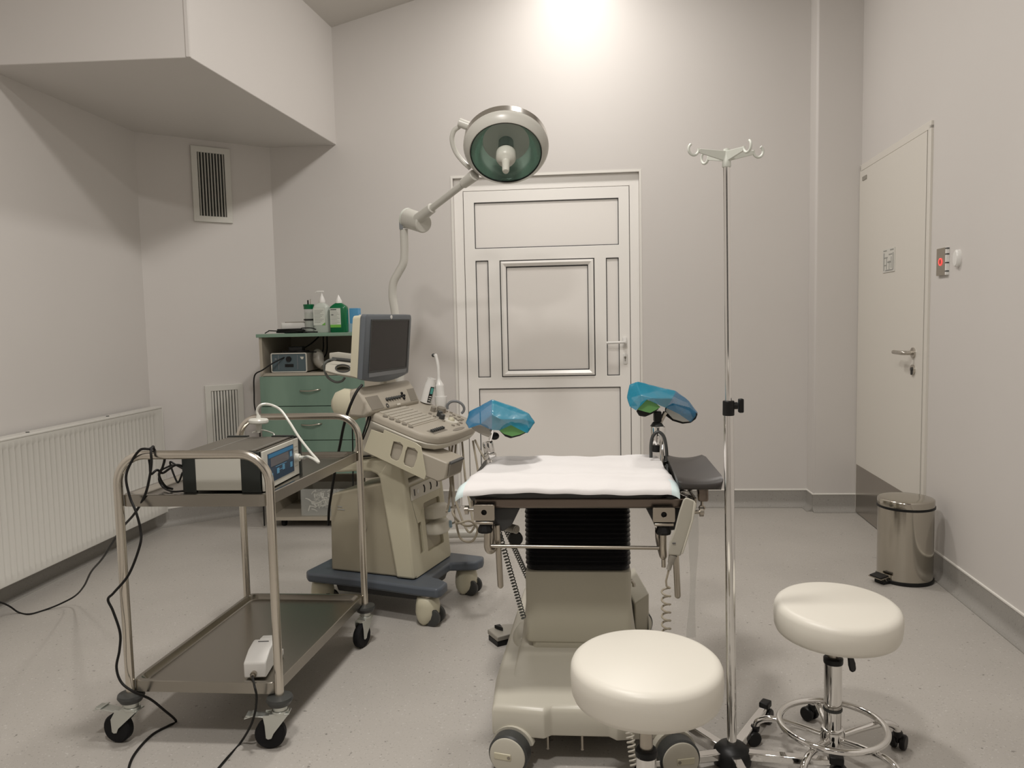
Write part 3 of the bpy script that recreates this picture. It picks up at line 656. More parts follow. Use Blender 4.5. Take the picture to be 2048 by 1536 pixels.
for x in (cx0 + 0.085, cx1 - 0.06):
    for y in (cy0 + 0.06, cy1 - 0.06):
        MB().lathe([(0.006, -0.012), (0.02, -0.012), (0.022, -0.006), (0.022, 0.006), (0.02, 0.012), (0.006, 0.012)], (x, y, 0.022), (1, 0, 0), 24).cyl((x, y, 0.03), (x, y, 0.046), 0.014).build('castor', 'rubber', cb)
# clear box with white dispensed packets on the bottom board
bx = thing('clear_box', 'clear plastic box of crumpled white packets on the bottom board of the mint cabinet', 'box', (-1.50, 4.60, 0.0665))
vs, fs = plate(rect(-0.19, -0.11, 0.19, 0.11), [rect(-0.187, -0.107, 0.187, 0.107)], (-1.50, 4.60, 0.0665), X, Y_, Z, 0.165)
MB().add(vs, fs).box((-1.69, 4.49, 0.0665), (-1.31, 4.71, 0.069)).build('walls', 'glass', bx)
q = MB(); rnd = random.Random(3)
for i in range(170):
    c = Vector((-1.5 + rnd.uniform(-.165, .165), 4.6 + rnd.uniform(-.085, .085), 0.085 + rnd.uniform(0, .115)))
    aa = Vector((rnd.uniform(-1, 1), rnd.uniform(-1, 1), rnd.uniform(-.6, .6))).normalized(); p1, p2 = perp(aa)
    q.tube([c - aa * 0.02, c + p1 * 0.006 * rnd.uniform(-1, 1), c + aa * 0.02 + p2 * .005], 0.0035, 5, 3)
tag(q.build('packets', 'tissue'), 'crumpled white packets filling the clear box in the mint cabinet', 'packets', kind='stuff')

# things on the cabinet top (z 1.176)
T = 1.1765
o1 = thing('white_device', 'low white device with a grey lid on the left of the mint cabinet top', 'medical device', (-1.735, 4.68, T))
MB().rbox((-1.735, 4.68, T + 0.0425), (0.085, 0.07, 0.022), 0.02).build('body', 'white', o1)
MB().rbox((-1.735, 4.68, T + 0.01), (0.07, 0.058, 0.010), 0.015).build('foot', 'dev_blue', o1)
plab(MB().rbox((-1.728, 4.68, T + 0.0675), (0.070, 0.055, 0.003), 0.02, e=.001).build('lid', 'shellgrey', o1), 'grey lid')
q = MB(); rnd = random.Random(5); P = []
for i in range(60):
    a = i * 0.42; P.append((-1.735 + 0.082 * math.cos(a) + rnd.uniform(-.006, .006), 4.565 + 0.03 * math.sin(a) + rnd.uniform(-.004, .004), T + 0.004 + i * 0.00038))
P = [(-1.87, 4.50, T + .004), (-1.855, 4.52, T + .016), (-1.84, 4.53, T + 0.018)] + P + [(-1.66, 4.555, T + .03), (-1.60, 4.55, T + .03), (-1.575, 4.56, T + .02)]
tag(q.tube(P, 0.0033, 6, 3).build('coiled_cable', 'cable'), 'bundle of black cable coiled on the mint cabinet top before the white device', 'cable')
tag(MB().tube([(-1.64, 4.52, T + .005), (-1.60, 4.525, T + .006), (-1.555, 4.53, T + .005)], 0.004, 8, 6).build('cable_end', 'cable'), 'black cable end lying in front of the jar on the mint cabinet', 'cable')
# jar with green cap and forceps
jx, jy = -1.632, 4.61
j = thing('forceps_jar', 'clear jar with a green cap and black band holding forceps on the mint cabinet', 'jar', (jx, jy, T))
MB().lathe([(0.0, 0), (0.028, 0), (0.029, 0.004), (0.029, 0.155), (0.0285, 0.155), (0.0265, 0.01), (0, 0.008)], (jx, jy, T), up, 32).build('glass', 'glass', j)
MB().lathe([(0.0, 0.01), (0.026, 0.01), (0.026, 0.125), (0, 0.125)], (jx, jy, T), up, 28).build('liquid', 'liquid', j)
MB().lathe([(0.031, 0.145), (0.031, 0.160), (0.033, 0.164), (0.033, 0.174), (0.0, 0.174)], (jx, jy, T), up, 32).build('cap', 'bottle_green', j)
MB().lathe([(0.0295, 0.076), (0.0335, 0.076), (0.0335, 0.085), (0.0295, 0.085)], (jx, jy, T), up, 32, cap=False).build('black_band', 'black', j)
MB().cyl((jx - 0.004, jy, T + .17), (jx - .004, jy, T + 0.200), 0.0045).build('forceps_handle', 'black', j)
MB().cyl((jx + 0.010, jy, T + .17), (jx + .012, jy, T + 0.206), 0.0028).build('forceps_handle', 'steel', j)
tag(MB().box((-1.602, 4.66, T), (-1.568, 4.72, T + 0.135)).build('blue_carton', 'blue_box', bevel=.001), 'narrow blue carton standing between the jar and the pump bottle', 'box')
# pump bottle
px_, py_ = -1.545, 4.59
pb = thing('pump_bottle', 'translucent white pump bottle with a paper label on the mint cabinet', 'bottle', (px_, py_, T))
def bottle(par, c, hw, hd, hs_, hn, m):
    L = []
    for z, k in ((0, .93), (0.004, 1), (hs_, 1), (hs_ + 0.010, 0.93), (hs_ + 0.022, 0.66), (hs_ + 0.032, 0.36), (hn, 0.33)):
        Lp = []
        for i in range(32):
            a = 2 * PI * i / 32; ca, sa = math.cos(a), math.sin(a)
            pwr = 0.45 if k > .5 else 0.9
            ex = math.copysign(abs(ca) ** pwr, ca) * hw * k; ey = math.copysign(abs(sa) ** pwr, sa) * (hd if k > .5 else hw) * k
            Lp.append(Vector(c) + Vector((ex, ey, z)))
        L.append(Lp)
    return MB().loft(L).build('bottle_body', m, par, ang=40)
bottle(pb, (px_, py_, T), 0.048, 0.032, 0.150, 0.186, 'bottle_clear')
q = MB(); q.box((px_ - 0.042, py_ - 0.0345, T + 0.045), (px_ + 0.030, py_ - 0.0325, T + 0.150)); q.mi(1)
for k in range(9): q.box((px_ - 0.036, py_ - 0.0352, T + 0.062 + k * 0.009), (px_ + 0.012 + 0.010 * ((k * 7) % 3 - 1), py_ - 0.0344, T + 0.0645 + k * 0.009))
q.mi(2).prism([(px_ + 0.03, py_ - .0352, T + .046), (px_ + 0.008, py_ - .0352, T + .046), (px_ + 0.03, py_ - .0352, T + .062)], (0, 0.001, 0))
q.build('label', ['label', 'printgrey', 'lime'], pb)
q = MB(); q.lathe([(0.019, 0.180), (0.019, 0.195), (0.012, 0.215), (0.006, 0.228), (0.0045, 0.245)], (px_ + 0.004, py_, T), up, 28)
q.obox((px_ - 0.004, py_, T + 0.249), X, Y_, Z, (0.020, 0.008, 0.005)); q.obox((px_ - 0.028, py_, T + 0.246), (1, 0, .25), Y_, Z, (0.008, 0.004, 0.003)); q.build('pump_head', 'white', pb, bevel=0.001)
# green bottle
gx, gy = -1.435, 4.58
gb = thing('green_bottle', 'dark green bottle with a white cap and lime banded label on the mint cabinet', 'bottle', (gx, gy, T))
bottle(gb, (gx, gy, T), 0.053, 0.033, 0.145, 0.182, 'bottle_green')
q = MB(); q.box((gx - 0.045, gy - 0.0355, T + 0.030), (gx + 0.020, gy - 0.0335, T + 0.145)); q.mi(1)
q.box((gx - 0.041, gy - .0362, T + 0.134), (gx - 0.005, gy - .0354, T + 0.140)).box((gx - 0.037, gy - .0362, T + 0.104), (gx - 0.024, gy - .0354, T + 0.109)); q.mi(2)
for k in range(10): q.box((gx - 0.039, gy - 0.0362, T + 0.052 + k * 0.008), (gx + 0.006 + 0.008 * ((k * 5) % 3 - 1), gy - 0.0354, T + 0.0538 + k * 0.008))
q.mi(3).box((gx - 0.045, gy - 0.0362, T + 0.030), (gx + 0.020, gy - .0354, T + 0.047)); q.build('label', ['label', 'print', 'printgrey', 'lime'], gb)
MB().lathe([(0.020, 0.176), (0.020, 0.190), (0.011, 0.208), (0.005, 0.220), (0.002, 0.226)], (gx, gy, T), up, 28).build('cap', 'white', gb)
tag(MB().box((-1.388, 4.62, T), (-1.322, 4.69, T + 0.052)).build('carton', 'pale_box', bevel=.001), 'pale blue carton lying right of the green bottle, under the taller blue one', 'box')
tag(MB().box((-1.385, 4.625, T + 0.0525), (-1.330, 4.685, T + 0.145)).build('carton', 'blue_box', bevel=.001), 'bright blue carton standing on the pale one right of the green bottle', 'box')
tag(MB().box((-1.318, 4.60, T), (-1.262, 4.70, T + 0.105)).build('carton', 'white', bevel=.001), 'white carton at the right end of the mint cabinet top', 'box')
# things on the open shelf (z 0.941)
S = 0.9415
dv = thing('generator_box', 'slate blue fronted generator box on the open shelf of the mint cabinet', 'medical device', (-1.725, 4.60, S))
MB().box((-1.832, 4.492, S + 0.006), (-1.617, 4.72, S + 0.115)).build('housing', 'shellgrey', dv, bevel=0.004)
vs, fs = plate(rrect(-1.835, S + 0.002, -1.614, S + 0.119, 0.010), [rrect(-1.829, S + 0.008, -1.620, S + 0.113, 0.006)], (0, 4.484, 0), X, Z, Y_, 0.010)
MB().add(vs, fs).build('front_frame', 'pump_white', dv)
MB().box((-1.829, 4.489, S + 0.008), (-1.620, 4.493, S + 0.113)).build('front_panel', 'dev_blue', dv)
MB().cyl((-1.725, 4.489, S + 0.082), (-1.725, 4.480, S + 0.082), 0.016).build('round_socket', 'black', dv)
MB().box((-1.750, 4.486, S + 0.034), (-1.698, 4.489, S + 0.052)).build('display', 'black', dv)
MB().box((-1.790, 4.487, S + 0.02), (-1.787, 4.4895, S + 0.105)).build('panel_line', 'bezel2', dv)
MB().box((-1.673, 4.487, S + 0.02), (-1.670, 4.4895, S + 0.105)).build('panel_line', 'bezel2', dv)
MB().prism([(-1.655, 4.4885, S + .095), (-1.632, 4.4885, S + .095), (-1.637, 4.4885, S + .080), (-1.648, 4.4885, S + .080)], (0, -0.002, 0)).build('badge', 'pump_white', dv)
MB().box((-1.812, 4.487, S + 0.078), (-1.800, 4.4895, S + 0.088)).build('badge', 'bezel2', dv)
ad = thing('power_adapter', 'black power adapter on top of the generator box', 'power adapter', (-1.70, 4.60, S + 0.116))
MB().rbox((-1.70, 4.56, S + 0.136), (0.045, 0.03, 0.019), 0.01).build('adapter_block', 'black', ad)
q = MB(); P = [(-1.80 + 0.10 * t + 0.012 * math.sin(9 * t), 4.53 + 0.03 * math.cos(7 * t), S + 0.124 + 0.003 * math.sin(5 * t)) for t in [k * 0.11 for k in range(22)]]
q.tube(P, 0.004, 6, 3).build('adapter_lead', 'cable', ad)
tag(MB().tube([(-1.625, 4.75, 1.15), (-1.66, 4.66, 1.10), (-1.72, 4.54, 1.055), (-1.80, 4.44, 1.005), (-1.86, 4.42, 0.965), (-1.915, 4.425, 0.93), (-1.925, 4.43, 0.82), (-1.925, 4.43, 0.74), (-1.905, 4.43, 0.66), (-1.90, 4.43, 0.5), (-1.90, 4.43, 0.02)], 0.0042, 8, 8).build('cable', 'cable'), 'black cable crossing the open shelf and falling down the left of the mint cabinet', 'cable')
tag(MB().tube([(-1.612, 4.80, 1.155), (-1.612, 4.78, 1.06), (-1.63, 4.72, 1.045)], 0.004, 8, 6).build('cable', 'cable'), 'left of two black cables hanging inside the open shelf bay', 'cable')
tag(MB().tube([(-1.588, 4.80, 1.155), (-1.588, 4.78, 1.05), (-1.60, 4.70, 1.0)], 0.004, 8, 6).build('cable', 'cable'), 'right of two black cables hanging inside the open shelf bay', 'cable')
q = MB(); q.tube([(-1.590, 4.60, S + 0.12), (-1.575, 4.58, S + 0.10), (-1.565, 4.56, S + 0.06), (-1.53, 4.54, S + 0.03)], lambda t: 0.022 + 0.012 * math.sin(t * PI), 14, 6)
tag(q.build('hose_bundle', 'shellgrey', bevel=0), 'grey wrapped hose bundle right of the generator box on the open shelf', 'hose')
k5 = [at_y(711, 676, 4.40), at_y(710, 700, 4.40), at_y(709, 730, 4.41)]
tag(MB().tube([at_y(704, 815, 4.42), at_y(705, 870, 4.42), at_y(706, 950, 4.43), at_y(706, 985, 4.43)], 0.004, 8, 6).build('cable', 'cable'), 'black cable hanging straight down before the drawers of the mint cabinet', 'cable')
# ================================================================== ULTRASOUND MACHINE
UO = Vector((-0.60, 3.0, 0)); UF = Vector((0.962, -0.273, 0)).normalized(); US_ = Vector((-UF.y, UF.x, 0))
def U(a, s, z): return UO + UF * a + US_ * s + up * z
def uprof(mb, prof, s0, s1): return mb.prism([U(a, s0, z) for a, z in prof], US_ * (s1 - s0))
um = thing('ultrasound_machine', 'cream ultrasound machine on a blue grey wheeled base with a grey framed monitor', 'ultrasound machine', U(-0.25, 0.19, 0))
# base
poly = [(0.045, -0.045), (0.055, -0.02), (0.05, 0.045), (0.0, 0.075), (-0.05, 0.09), (-0.05, 0.28), (0.0, 0.30), (0.06, 0.325), (0.07, 0.37), (0.055, 0.415), (-0.10, 0.425), (-0.56, 0.40), (-0.60, 0.36), (-0.605, 0.0), (-0.575, -0.03), (-0.30, -0.028), (-0.05, -0.045)]
bs = MB().prism([U(a, s, 0.124) for a, s in poly], up * 0.040).build('base', 'bluegrey', um, bevel=0.010, seg=3)
uprof(MB(), [(-0.48, 0.07), (-0.10, 0.07), (-0.08, 0.124), (-0.50, 0.124)], 0.05, 0.33).build('underside_tray', 'undark', um, bevel=0.006)
def ucast(a, s):
    q = MB(); c = U(a, s, 0)
    q.lathe([(0.020, 0.126), (0.030, 0.124), (0.031, 0.116), (0.020, 0.112)], c, up, 24); q.build('castor_stem', 'clampsteel', um)
    q = MB(); L = []
    for z, ra, rs, o in ((0.116, 0.034, 0.036, 0.0), (0.110, 0.044, 0.044, 0.0), (0.080, 0.050, 0.047, 0.0), (0.050, 0.050, 0.047, -0.002), (0.030, 0.044, 0.046, -0.004), (0.014, 0.032, 0.042, -0.006), (0.004, 0.014, 0.034, -0.006)):
        L.append([c + UF * (o - 0.002 + ra * math.cos(2 * PI * i / 28)) + US_ * (rs * math.sin(2 * PI * i / 28)) + up * z for i in range(28)])
    h = q.loft(L).build('castor_hood', 'cream', um, ang=60)
    for sg in (-1, 1):
        MB().lathe([(0.0, -0.0085), (0.030, -0.009), (0.036, -0.006), (0.036, 0.006), (0.030, 0.009), (0.0, 0.0085)], c + UF * 0.026 + US_ * (0.024 * sg) + up * 0.0362, US_, 28).build('castor_wheel', 'darkgrey', um)
for a, s in ((-0.018, 0.0), (-0.012, 0.37), (-0.545, 0.035), (-0.545, 0.355)): ucast(a, s)
# body with tan side panels, cream top
prof = [(-0.500, 0.166), (-0.492, 0.480), (-0.480, 0.500), (-0.36, 0.530), (-0.235, 0.560), (-0.17, 0.535), (-0.13, 0.515), (-0.10, 0.166)]
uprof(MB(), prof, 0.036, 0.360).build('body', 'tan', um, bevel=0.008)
q = MB(); q.torus(U(-0.335, 0.034, 0.365), US_, 0.018, 0.002, 28, 8); q.build('round_emboss', 'consgrey', um)
q = MB()
for k, wd_ in ((0, 0.022), (1, 0.034)): q.box((0, 0, 0), (0.001, 0.001, 0.001)) if False else q.prism([U(-0.455, 0.0355, 0.445 - k * 0.012), U(-0.455 + wd_, 0.0355, 0.444 - k * 0.012), U(-0.455 + wd_, 0.0355, 0.448 - k * 0.012), U(-0.455, 0.0355, 0.449 - k * 0.012)], US_ * -0.001)
q.build('side_lettering', 'printgrey', um)
# side columns
colp = [(-0.240, 0.600), (-0.232, 0.540), (-0.174, 0.168), (-0.088, 0.168), (-0.120, 0.560), (-0.131, 0.640), (-0.20, 0.655)]
uprof(MB(), colp, 0.018, 0.062).build('front_column', 'cream', um, bevel=0.010, seg=3)
uprof(MB(), [(-0.21, 0.54), (-0.174, 0.168), (-0.088, 0.168), (-0.125, 0.53)], 0.335, 0.378).build('front_column', 'cream', um, bevel=0.010, seg=3)
# front face with openings, between the columns (leaning plane)
def FA(z): return -0.088 - (z - 0.168) * 0.085
fo = U(FA(0.168), 0, 0.168); fz = (U(FA(0.568), 0, 0.568) - fo).normalized(); fn = US_.cross(fz); fn = fn if fn.dot(UF) > 0 else -fn
# panel coords: (s, height along the face)
vs, fs = plate([(0.04, 0.0), (0.365, 0.0), (0.355, 0.395), (0.04, 0.395)], [rrect(0.165, 0.075, 0.315, 0.285, 0.008), rrect(0.095, 0.085, 0.130, 0.215, 0.004)], fo - fn * 0.012, US_, fz, fn, 0.012)
MB().add(vs, fs).build('front_face', 'cream', um, bevel=0.003)
def FPT(s, h, off=0.0): return fo + US_ * s + fz * h + fn * off
def fbox(mb, s0, s1, h0, h1, o0, o1): return mb.prism([FPT(s0, h0, o0), FPT(s1, h0, o0), FPT(s1, h1, o0), FPT(s0, h1, o0)], fn * (o1 - o0))
fbox(MB(), 0.160, 0.320, 0.07, 0.29, -0.05, -0.0125).build('probe_bay', 'cream', um) if False else None
q = MB(); fbox(q, 0.165, 0.315, 0.075, 0.285, -0.034, -0.0325); q.build('bay_back', 'cream', um)
fbox(MB(), 0.175, 0.245, 0.080, 0.135, -0.032, -0.027).build('dark_port', 'black', um, bevel=0.002)
fbox(MB(), 0.095, 0.13, 0.085, 0.215, -0.020, -0.017).build('slot_back', 'consdark', um)
# connector strip, with three dark arcs
st_ = fbox(MB(), 0.058, 0.325, 0.318, 0.378, 0.0, 0.006).build('connector_strip', 'cream2', um, bevel=0.003)
for s in (0.165, 0.225, 0.285):
    P = [FPT(s + 0.011 * math.cos(t), 0.348 + 0.016 * math.sin(t), 0.007) for t in [(-70 + 14 * k) * PI / 180 for k in range(11)]]
    MB().tube(P, 0.0028, 8, 0).build('socket_mark', 'black', st_)
fbox(MB(), 0.082, 0.090, 0.335, 0.362, 0.006, 0.0075).build('switch', 'print', st_)
q = MB(); q.cyl(FPT(0.115, 0.348, 0.005), FPT(0.115, 0.348, 0.008), 0.008); q.build('power_button', 'white', st_)
# deck above the strip and arch
uprof(MB(), [(-0.235, 0.560), (-0.12, 0.550), (-0.121, 0.562), (-0.235, 0.572)], 0.05, 0.345).build('front_deck', 'cream2', um, bevel=0.003)
uprof(MB(), [(-0.55, 0.622), (-0.54, 0.598), (-0.44, 0.596), (-0.35, 0.606), (-0.28, 0.608), (-0.25, 0.598), (-0.235, 0.575), (-0.128, 0.575), (-0.130, 0.630), (-0.150, 0.652), (-0.21, 0.662), (-0.30, 0.655), (-0.41, 0.636)], 0.020, 0.350).build('top_arch', 'cream', um, bevel=0.010, seg=3)
q = MB(); L = []
for z, a0_, r1, r2 in ((0.56, -0.36, 0.055, 0.07), (0.64, -0.35, 0.055, 0.075), (0.66, -0.33, 0.11, 0.12), (0.70, -0.30, 0.12, 0.13), (0.76, -0.26, 0.11, 0.13), (0.82, -0.22, 0.10, 0.13)):
    L.append([U(a0_ + r1 * math.cos(2 * PI * i / 32), 0.18 + r2 * math.sin(2 * PI * i / 32), z) for i in range(32)])
q.loft(L).build('console_neck', 'cream2', um, ang=60)
q = MB(); q.tube([U(-0.47, 0.05, 0.645), U(-0.42, 0.03, 0.662), U(-0.34, 0.04, 0.665), U(-0.28, 0.09, 0.668), U(-0.36, 0.10, 0.672), U(-0.44, 0.08, 0.660)], 0.0035, 8, 6); q.build('loose_cable', 'cable', um)
uprof(MB(), [(-0.17, 0.56), (-0.13, 0.56), (-0.13, 0.64), (-0.17, 0.64)], 0.24, 0.34).build('rear_support', 'cream', um, bevel=0.006)
# console: slab leaning down to the front
cdv = Vector((1, 0, -0.345)).normalized()
CD = (UF * cdv.x + up * cdv.z).normalized(); CN = US_.cross(CD); CN = CN if CN.z > 0 else -CN
c0 = U(-0.235, 0.0, 0.868)
def K(l, s, n=0.0): return c0 + CD * l + US_ * s + CN * n
out = [(0.0, -0.045), (0.235, -0.050), (0.275, -0.035), (0.305, 0.0), (0.318, 0.06), (0.322, 0.18), (0.318, 0.33), (0.300, 0.40), (0.265, 0.425), (0.0, 0.420)]
q = MB(); q.loft([[K(l * 0.97, s + (0.012 if s < 0.18 else -0.012), -0.062) for l, s in out], [K(l, s, -0.040) for l, s in out], [K(l, s, -0.034) for l, s in out]])
q.build('console_tray', 'cream2', um, bevel=0.004)
ct = MB().loft([[K(l, s, -0.034) for l, s in out], [K(l, s, -0.010) for l, s in out], [K(l * 0.985, s * 0.97 + 0.005, 0.0) for l, s in out]]).build('console', 'consgrey', um, bevel=0.005, ang=50)
def kbox(mb, l, s, hl, hs, h, n0=0.0): return mb.obox(K(l, s, n0 + h / 2), CD, US_, CN, (hl, hs, h / 2))
q = MB(); kbox(q, 0.105, 0.10, 0.085, 0.112, 0.002); q.build('keyboard_bed', 'consgrey', ct)
q = MB()
for r_ in range(7):
    for c_ in range(14): kbox(q, 0.035 + r_ * 0.0225, -0.002 + c_ * 0.0157, 0.0095, 0.0066, 0.003, 0.0018)
kb = q.build('keys', 'keytone', ct, bevel=0.0007, seg=1); kb['kind'] = 'stuff'
for k in range(5):
    q = MB(); q.lathe([(0.0105, 0), (0.010, 0.005), (0, 0.006)], K(0.068 + 0.030 * k, -0.030, 0.0), CN, 20); q.build('round_key', 'consdark', ct)
for k in range(7): q = MB(); kbox(q, 0.262 - 0.0 * k, 0.015 + k * 0.0165, 0.007, 0.0036, 0.011); q.build('slider_knob', 'darkgrey', ct, bevel=0.001)
kbox(MB(), 0.262, 0.065, 0.018, 0.062, 0.0012).build('slider_strip', 'consdark', ct)
for l, s, r_, hh, m_ in ((0.19, 0.245, 0.012, 0.022, 'darkgrey'), (0.165, 0.270, 0.012, 0.024, 'darkgrey'), (0.115, 0.305, 0.012, 0.022, 'consdark'), (0.135, 0.345, 0.020, 0.022, 'consdark')):
    MB().lathe([(r_, 0), (r_, hh * 0.9), (r_ * 0.85, hh), (0, hh)], K(l, s, 0), CN, 24).build('control_knob', m_, ct)
MB().lathe([(0.033, 0), (0.032, 0.004), (0.024, 0.005), (0.0, 0.005)], K(0.225, 0.27, 0), CN, 32).build('trackball_ring', 'cream2', ct)
MB().sphere(K(0.225, 0.27, 0.004), 0.015).build('trackball', 'cream', ct)
rnd = random.Random(11)
for l, s in ((0.262, 0.215), (0.268, 0.255), (0.262, 0.295), (0.235, 0.315), (0.215, 0.33), (0.192, 0.335), (0.242, 0.335), (0.19, 0.37), (0.215, 0.372), (0.165, 0.392), (0.145, 0.385), (0.115, 0.385), (0.21, 0.225), (0.16, 0.235), (0.13, 0.25), (0.24, 0.355)):
    q = MB(); q.lathe([(0.0075, 0), (0.007, 0.004), (0, 0.005)], K(l, s, 0), CN, 16); q.build('round_key', 'consdark', ct)
q = MB(); q.loft([[K(0.297 + 0.010 * math.cos(t), 0.20 + 0.055 * math.sin(t), h_) for t in [2 * PI * i / 24 for i in range(24)]] for h_ in (-0.004, 0.0012)]); q.build('palm_recess', 'consdark', ct)
# grey hook ring at the far edge of the console
P = [K(0.17 + 0.034 * math.cos(t), 0.43, 0.014 + 0.034 * math.sin(t)) for t in [(-40 + 13 * k) * PI / 180 for k in range(21)]]
P = [K(0.165, 0.43, 0.02) + US_ * (0.036 * math.cos(t)) * 0.4 + CD * (0.036 * math.cos(t)) + CN * (0.030 * math.sin(t)) for t in [(-35 + 13 * k) * PI / 180 for k in range(20)]]
MB().tube(P, 0.006, 10, 0).build('probe_hook', 'bezel2', um)
# raised panel under the monitor with speaker recesses
cr = MB(); sp0, sp1 = -0.085, 0.345
pp = [(-0.30, 0.955), (-0.262, 0.968), (-0.235, 0.93), (-0.205, 0.868), (-0.235, 0.845), (-0.31, 0.85)]
uprof(cr, pp, sp0, sp1).build('speaker_panel', 'consgrey', um, bevel=0.012, seg=3)
pn_ = (U(-0.235, 0, 0.93) - U(-0.205, 0, 0.868)).normalized(); pq = US_.cross(pn_); pq = pq if pq.dot(UF) > 0 else -pq
def SPn(s, h, o): return U(-0.205, s, 0.868) + pn_ * h + pq * o
def spb(s0, s1, h0, h1, o0, o1, skew=0.0): return MB().prism([SPn(s0, h0, o0), SPn(s1, h0, o0), SPn(s1 + skew, h1, o0), SPn(s0 + skew, h1, o0)], pq * (o1 - o0))
spb(-0.065, 0.03, 0.008, 0.066, 0.0, 0.0012, -0.01).build('speaker', 'consdark', um); spb(0.262, 0.325, 0.012, 0.068, 0.0, 0.0012, 0.01).build('speaker', 'consdark', um)
for k in range(6): MB().sphere(SPn(0.075 + k * 0.021, 0.040, 0.002), 0.008, (1, 1, 1), 14, 8).build('soft_key', 'darkgrey', um)
for ds, dh in ((0, .012), (0, -.012), (.011, 0), (-.011, 0)): MB().sphere(SPn(0.213 + ds, 0.042 + dh, 0.002), 0.0065, (1, 1, 1), 12, 8).build('soft_key', 'black', um)
q = MB(); q.torus(SPn(0.06, 0.014, 0.001), pq, 0.008, 0.002, 20, 6); q.build('power_ring', 'darkgrey', um)
q = MB(); spb(0.135, 0.165, 0.006, 0.014, 0.001, 0.002).build('maker_badge', 'cream2', um)
q = MB(); L = []
for k, (aa, r_) in enumerate(((-0.26, 0.045), (-0.29, 0.062), (-0.34, 0.066), (-0.38, 0.05), (-0.40, 0.02))):
    L.append([U(aa, -0.055 + 0.5 * r_ * math.cos(2 * PI * i / 24), 0.895 + r_ * math.sin(2 * PI * i / 24)) for i in range(24)])
q.loft(L).build('rear_shell', 'cream', um, ang=60)
uprof(MB(), [(-0.40, 0.83), (-0.30, 0.83), (-0.29, 0.95), (-0.33, 0.96), (-0.40, 0.92)], -0.06, 0.38).build('rear_housing', 'cream2', um, bevel=0.02, seg=3)
q = MB(); L = []
for (sA, zA, aA) in ((0.30, 0.86, -0.33), (0.355, 0.93, -0.33), (0.33, 1.02, -0.34), (0.27, 1.10, -0.345)):
    pass
q.prism([U(-0.33, 0.27, 1.12), U(-0.33, 0.33, 1.03), U(-0.33, 0.375, 0.93), U(-0.33, 0.375, 0.85), U(-0.33, 0.25, 0.85)], UF * -0.04); q.build('monitor_arm_cover', 'cream2', um, bevel=0.012, seg=3)
# monitor
mc = U(-0.213, 0.092, 1.128); MS = (US_ * 1.0 + UF * -0.02).normalized(); MUP = (up + UF * 0.10).normalized(); MNv = MS.cross(MUP); MNv = MNv if MNv.dot(UF) > 0 else -MNv; MUP = MNv.cross(MS); MUP = MUP if MUP.z > 0 else -MUP
def Q(x, y, n=0.0): return mc + MS * x + MUP * y + MNv * n
hw, hh = 0.196, 0.128
def bez(ins, n, bulge=0.022):
    P = []
    c = [(-hw + ins, hh - ins), (hw - ins, hh - ins * 0.9)]
    r = 0.014
    for k in range(5): t = PI - PI / 2 * k / 4; P.append(Q(-hw + ins + r + r * math.cos(t), hh - ins - r + r * math.sin(t), n))
    for k in range(5): t = PI / 2 - PI / 2 * k / 4; P.append(Q(hw - ins - r + r * math.cos(t), hh - ins - r + r * math.sin(t), n))
    N = 12
    for k in range(N + 1):
        x = (hw - ins) * (1 - 2 * k / N); P.append(Q(x, -hh + ins - bulge * (1 - (x / (hw - ins)) ** 2), n))
    return P
mb_ = MB().loft([bez(0.004, -0.028), bez(0, -0.024), bez(0, -0.004), bez(0.006, 0.0)]).build('monitor_bezel', 'bezel', um, ang=50)
plab(mb_, 'grey monitor frame')
MB().loft([bez(0.030, -0.075), bez(0.010, -0.065), bez(0.004, -0.0285)]).build('monitor_housing', 'cream', mb_, ang=50)
q = MB(); q.prism([Q(-0.152, -0.098, 0.0), Q(0.164, -0.098, 0.0), Q(0.164, 0.103, 0.0), Q(-0.152, 0.103, 0.0)], MNv * 0.0012); q.build('screen', 'screen', mb_)
vs, fs = plate(rect(-0.158, -0.104, 0.170, 0.109), [rect(-0.152, -0.098, 0.164, 0.103)], mc, MS, MUP, MNv, 0.003)
MB().add(vs, fs).build('screen_surround', 'darkgrey', mb_)
q = MB(); q.prism([Q(-0.155, -0.105, 0.0005), Q(0.168, -0.105, .0005), Q(0.160, -0.122, .0005), Q(-0.152, -0.122, .0005)], MNv * 0.002); q.build('lower_lip', 'bezel2', mb_)
q = MB(); q.lathe([(0.008, 0.0), (0.008, 0.0015), (0, 0.002)], Q(0.008, 0.118, 0.0), MNv, 24); q.build('badge', 'white', mb_)
q = MB(); q.prism([Q(-0.04, -0.14, -0.05), Q(0.04, -0.14, -0.05), Q(0.04, 0.0, -0.05), Q(-0.04, 0.0, -0.05)], MNv * -0.10); q.build('monitor_arm', 'cream2', um, bevel=0.01)
# curved probe tray and paddle to the left behind the monitor
TA, TB = U(-0.50, 0.05, 1.04), U(-0.27, 0.12, 1.005)
td = (TB - TA); tl = td.length; td.normalize(); tn = td.cross(US_).normalized(); tn = tn if tn.z > 0 else -tn; tsd = td.cross(tn).normalized(); tsd = tsd if tsd.dot(US_) > 0 else -tsd
tn2 = (tn * 0.75 - tsd * 0.66).normalized(); tsv = td.cross(tn2).normalized(); tsv = tsv if tsv.z > 0 else -tsv
circ = lambda cx_, cy_, rx, ry: [(cx_ + rx * math.cos(2 * PI * i / 28), cy_ + ry * math.sin(2 * PI * i / 28)) for i in range(28)]
vs, fs = plate([(0.0, 0.012), (0.01, -0.028), (0.06, -0.036), (0.14, -0.040), (0.26, -0.036), (0.26, 0.030), (0.12, 0.034), (0.03, 0.034)], [circ(0.080, -0.004, 0.030, 0.020), circ(0.175, -0.004, 0.030, 0.020)], TA, td, tsv, tn2, 0.012)
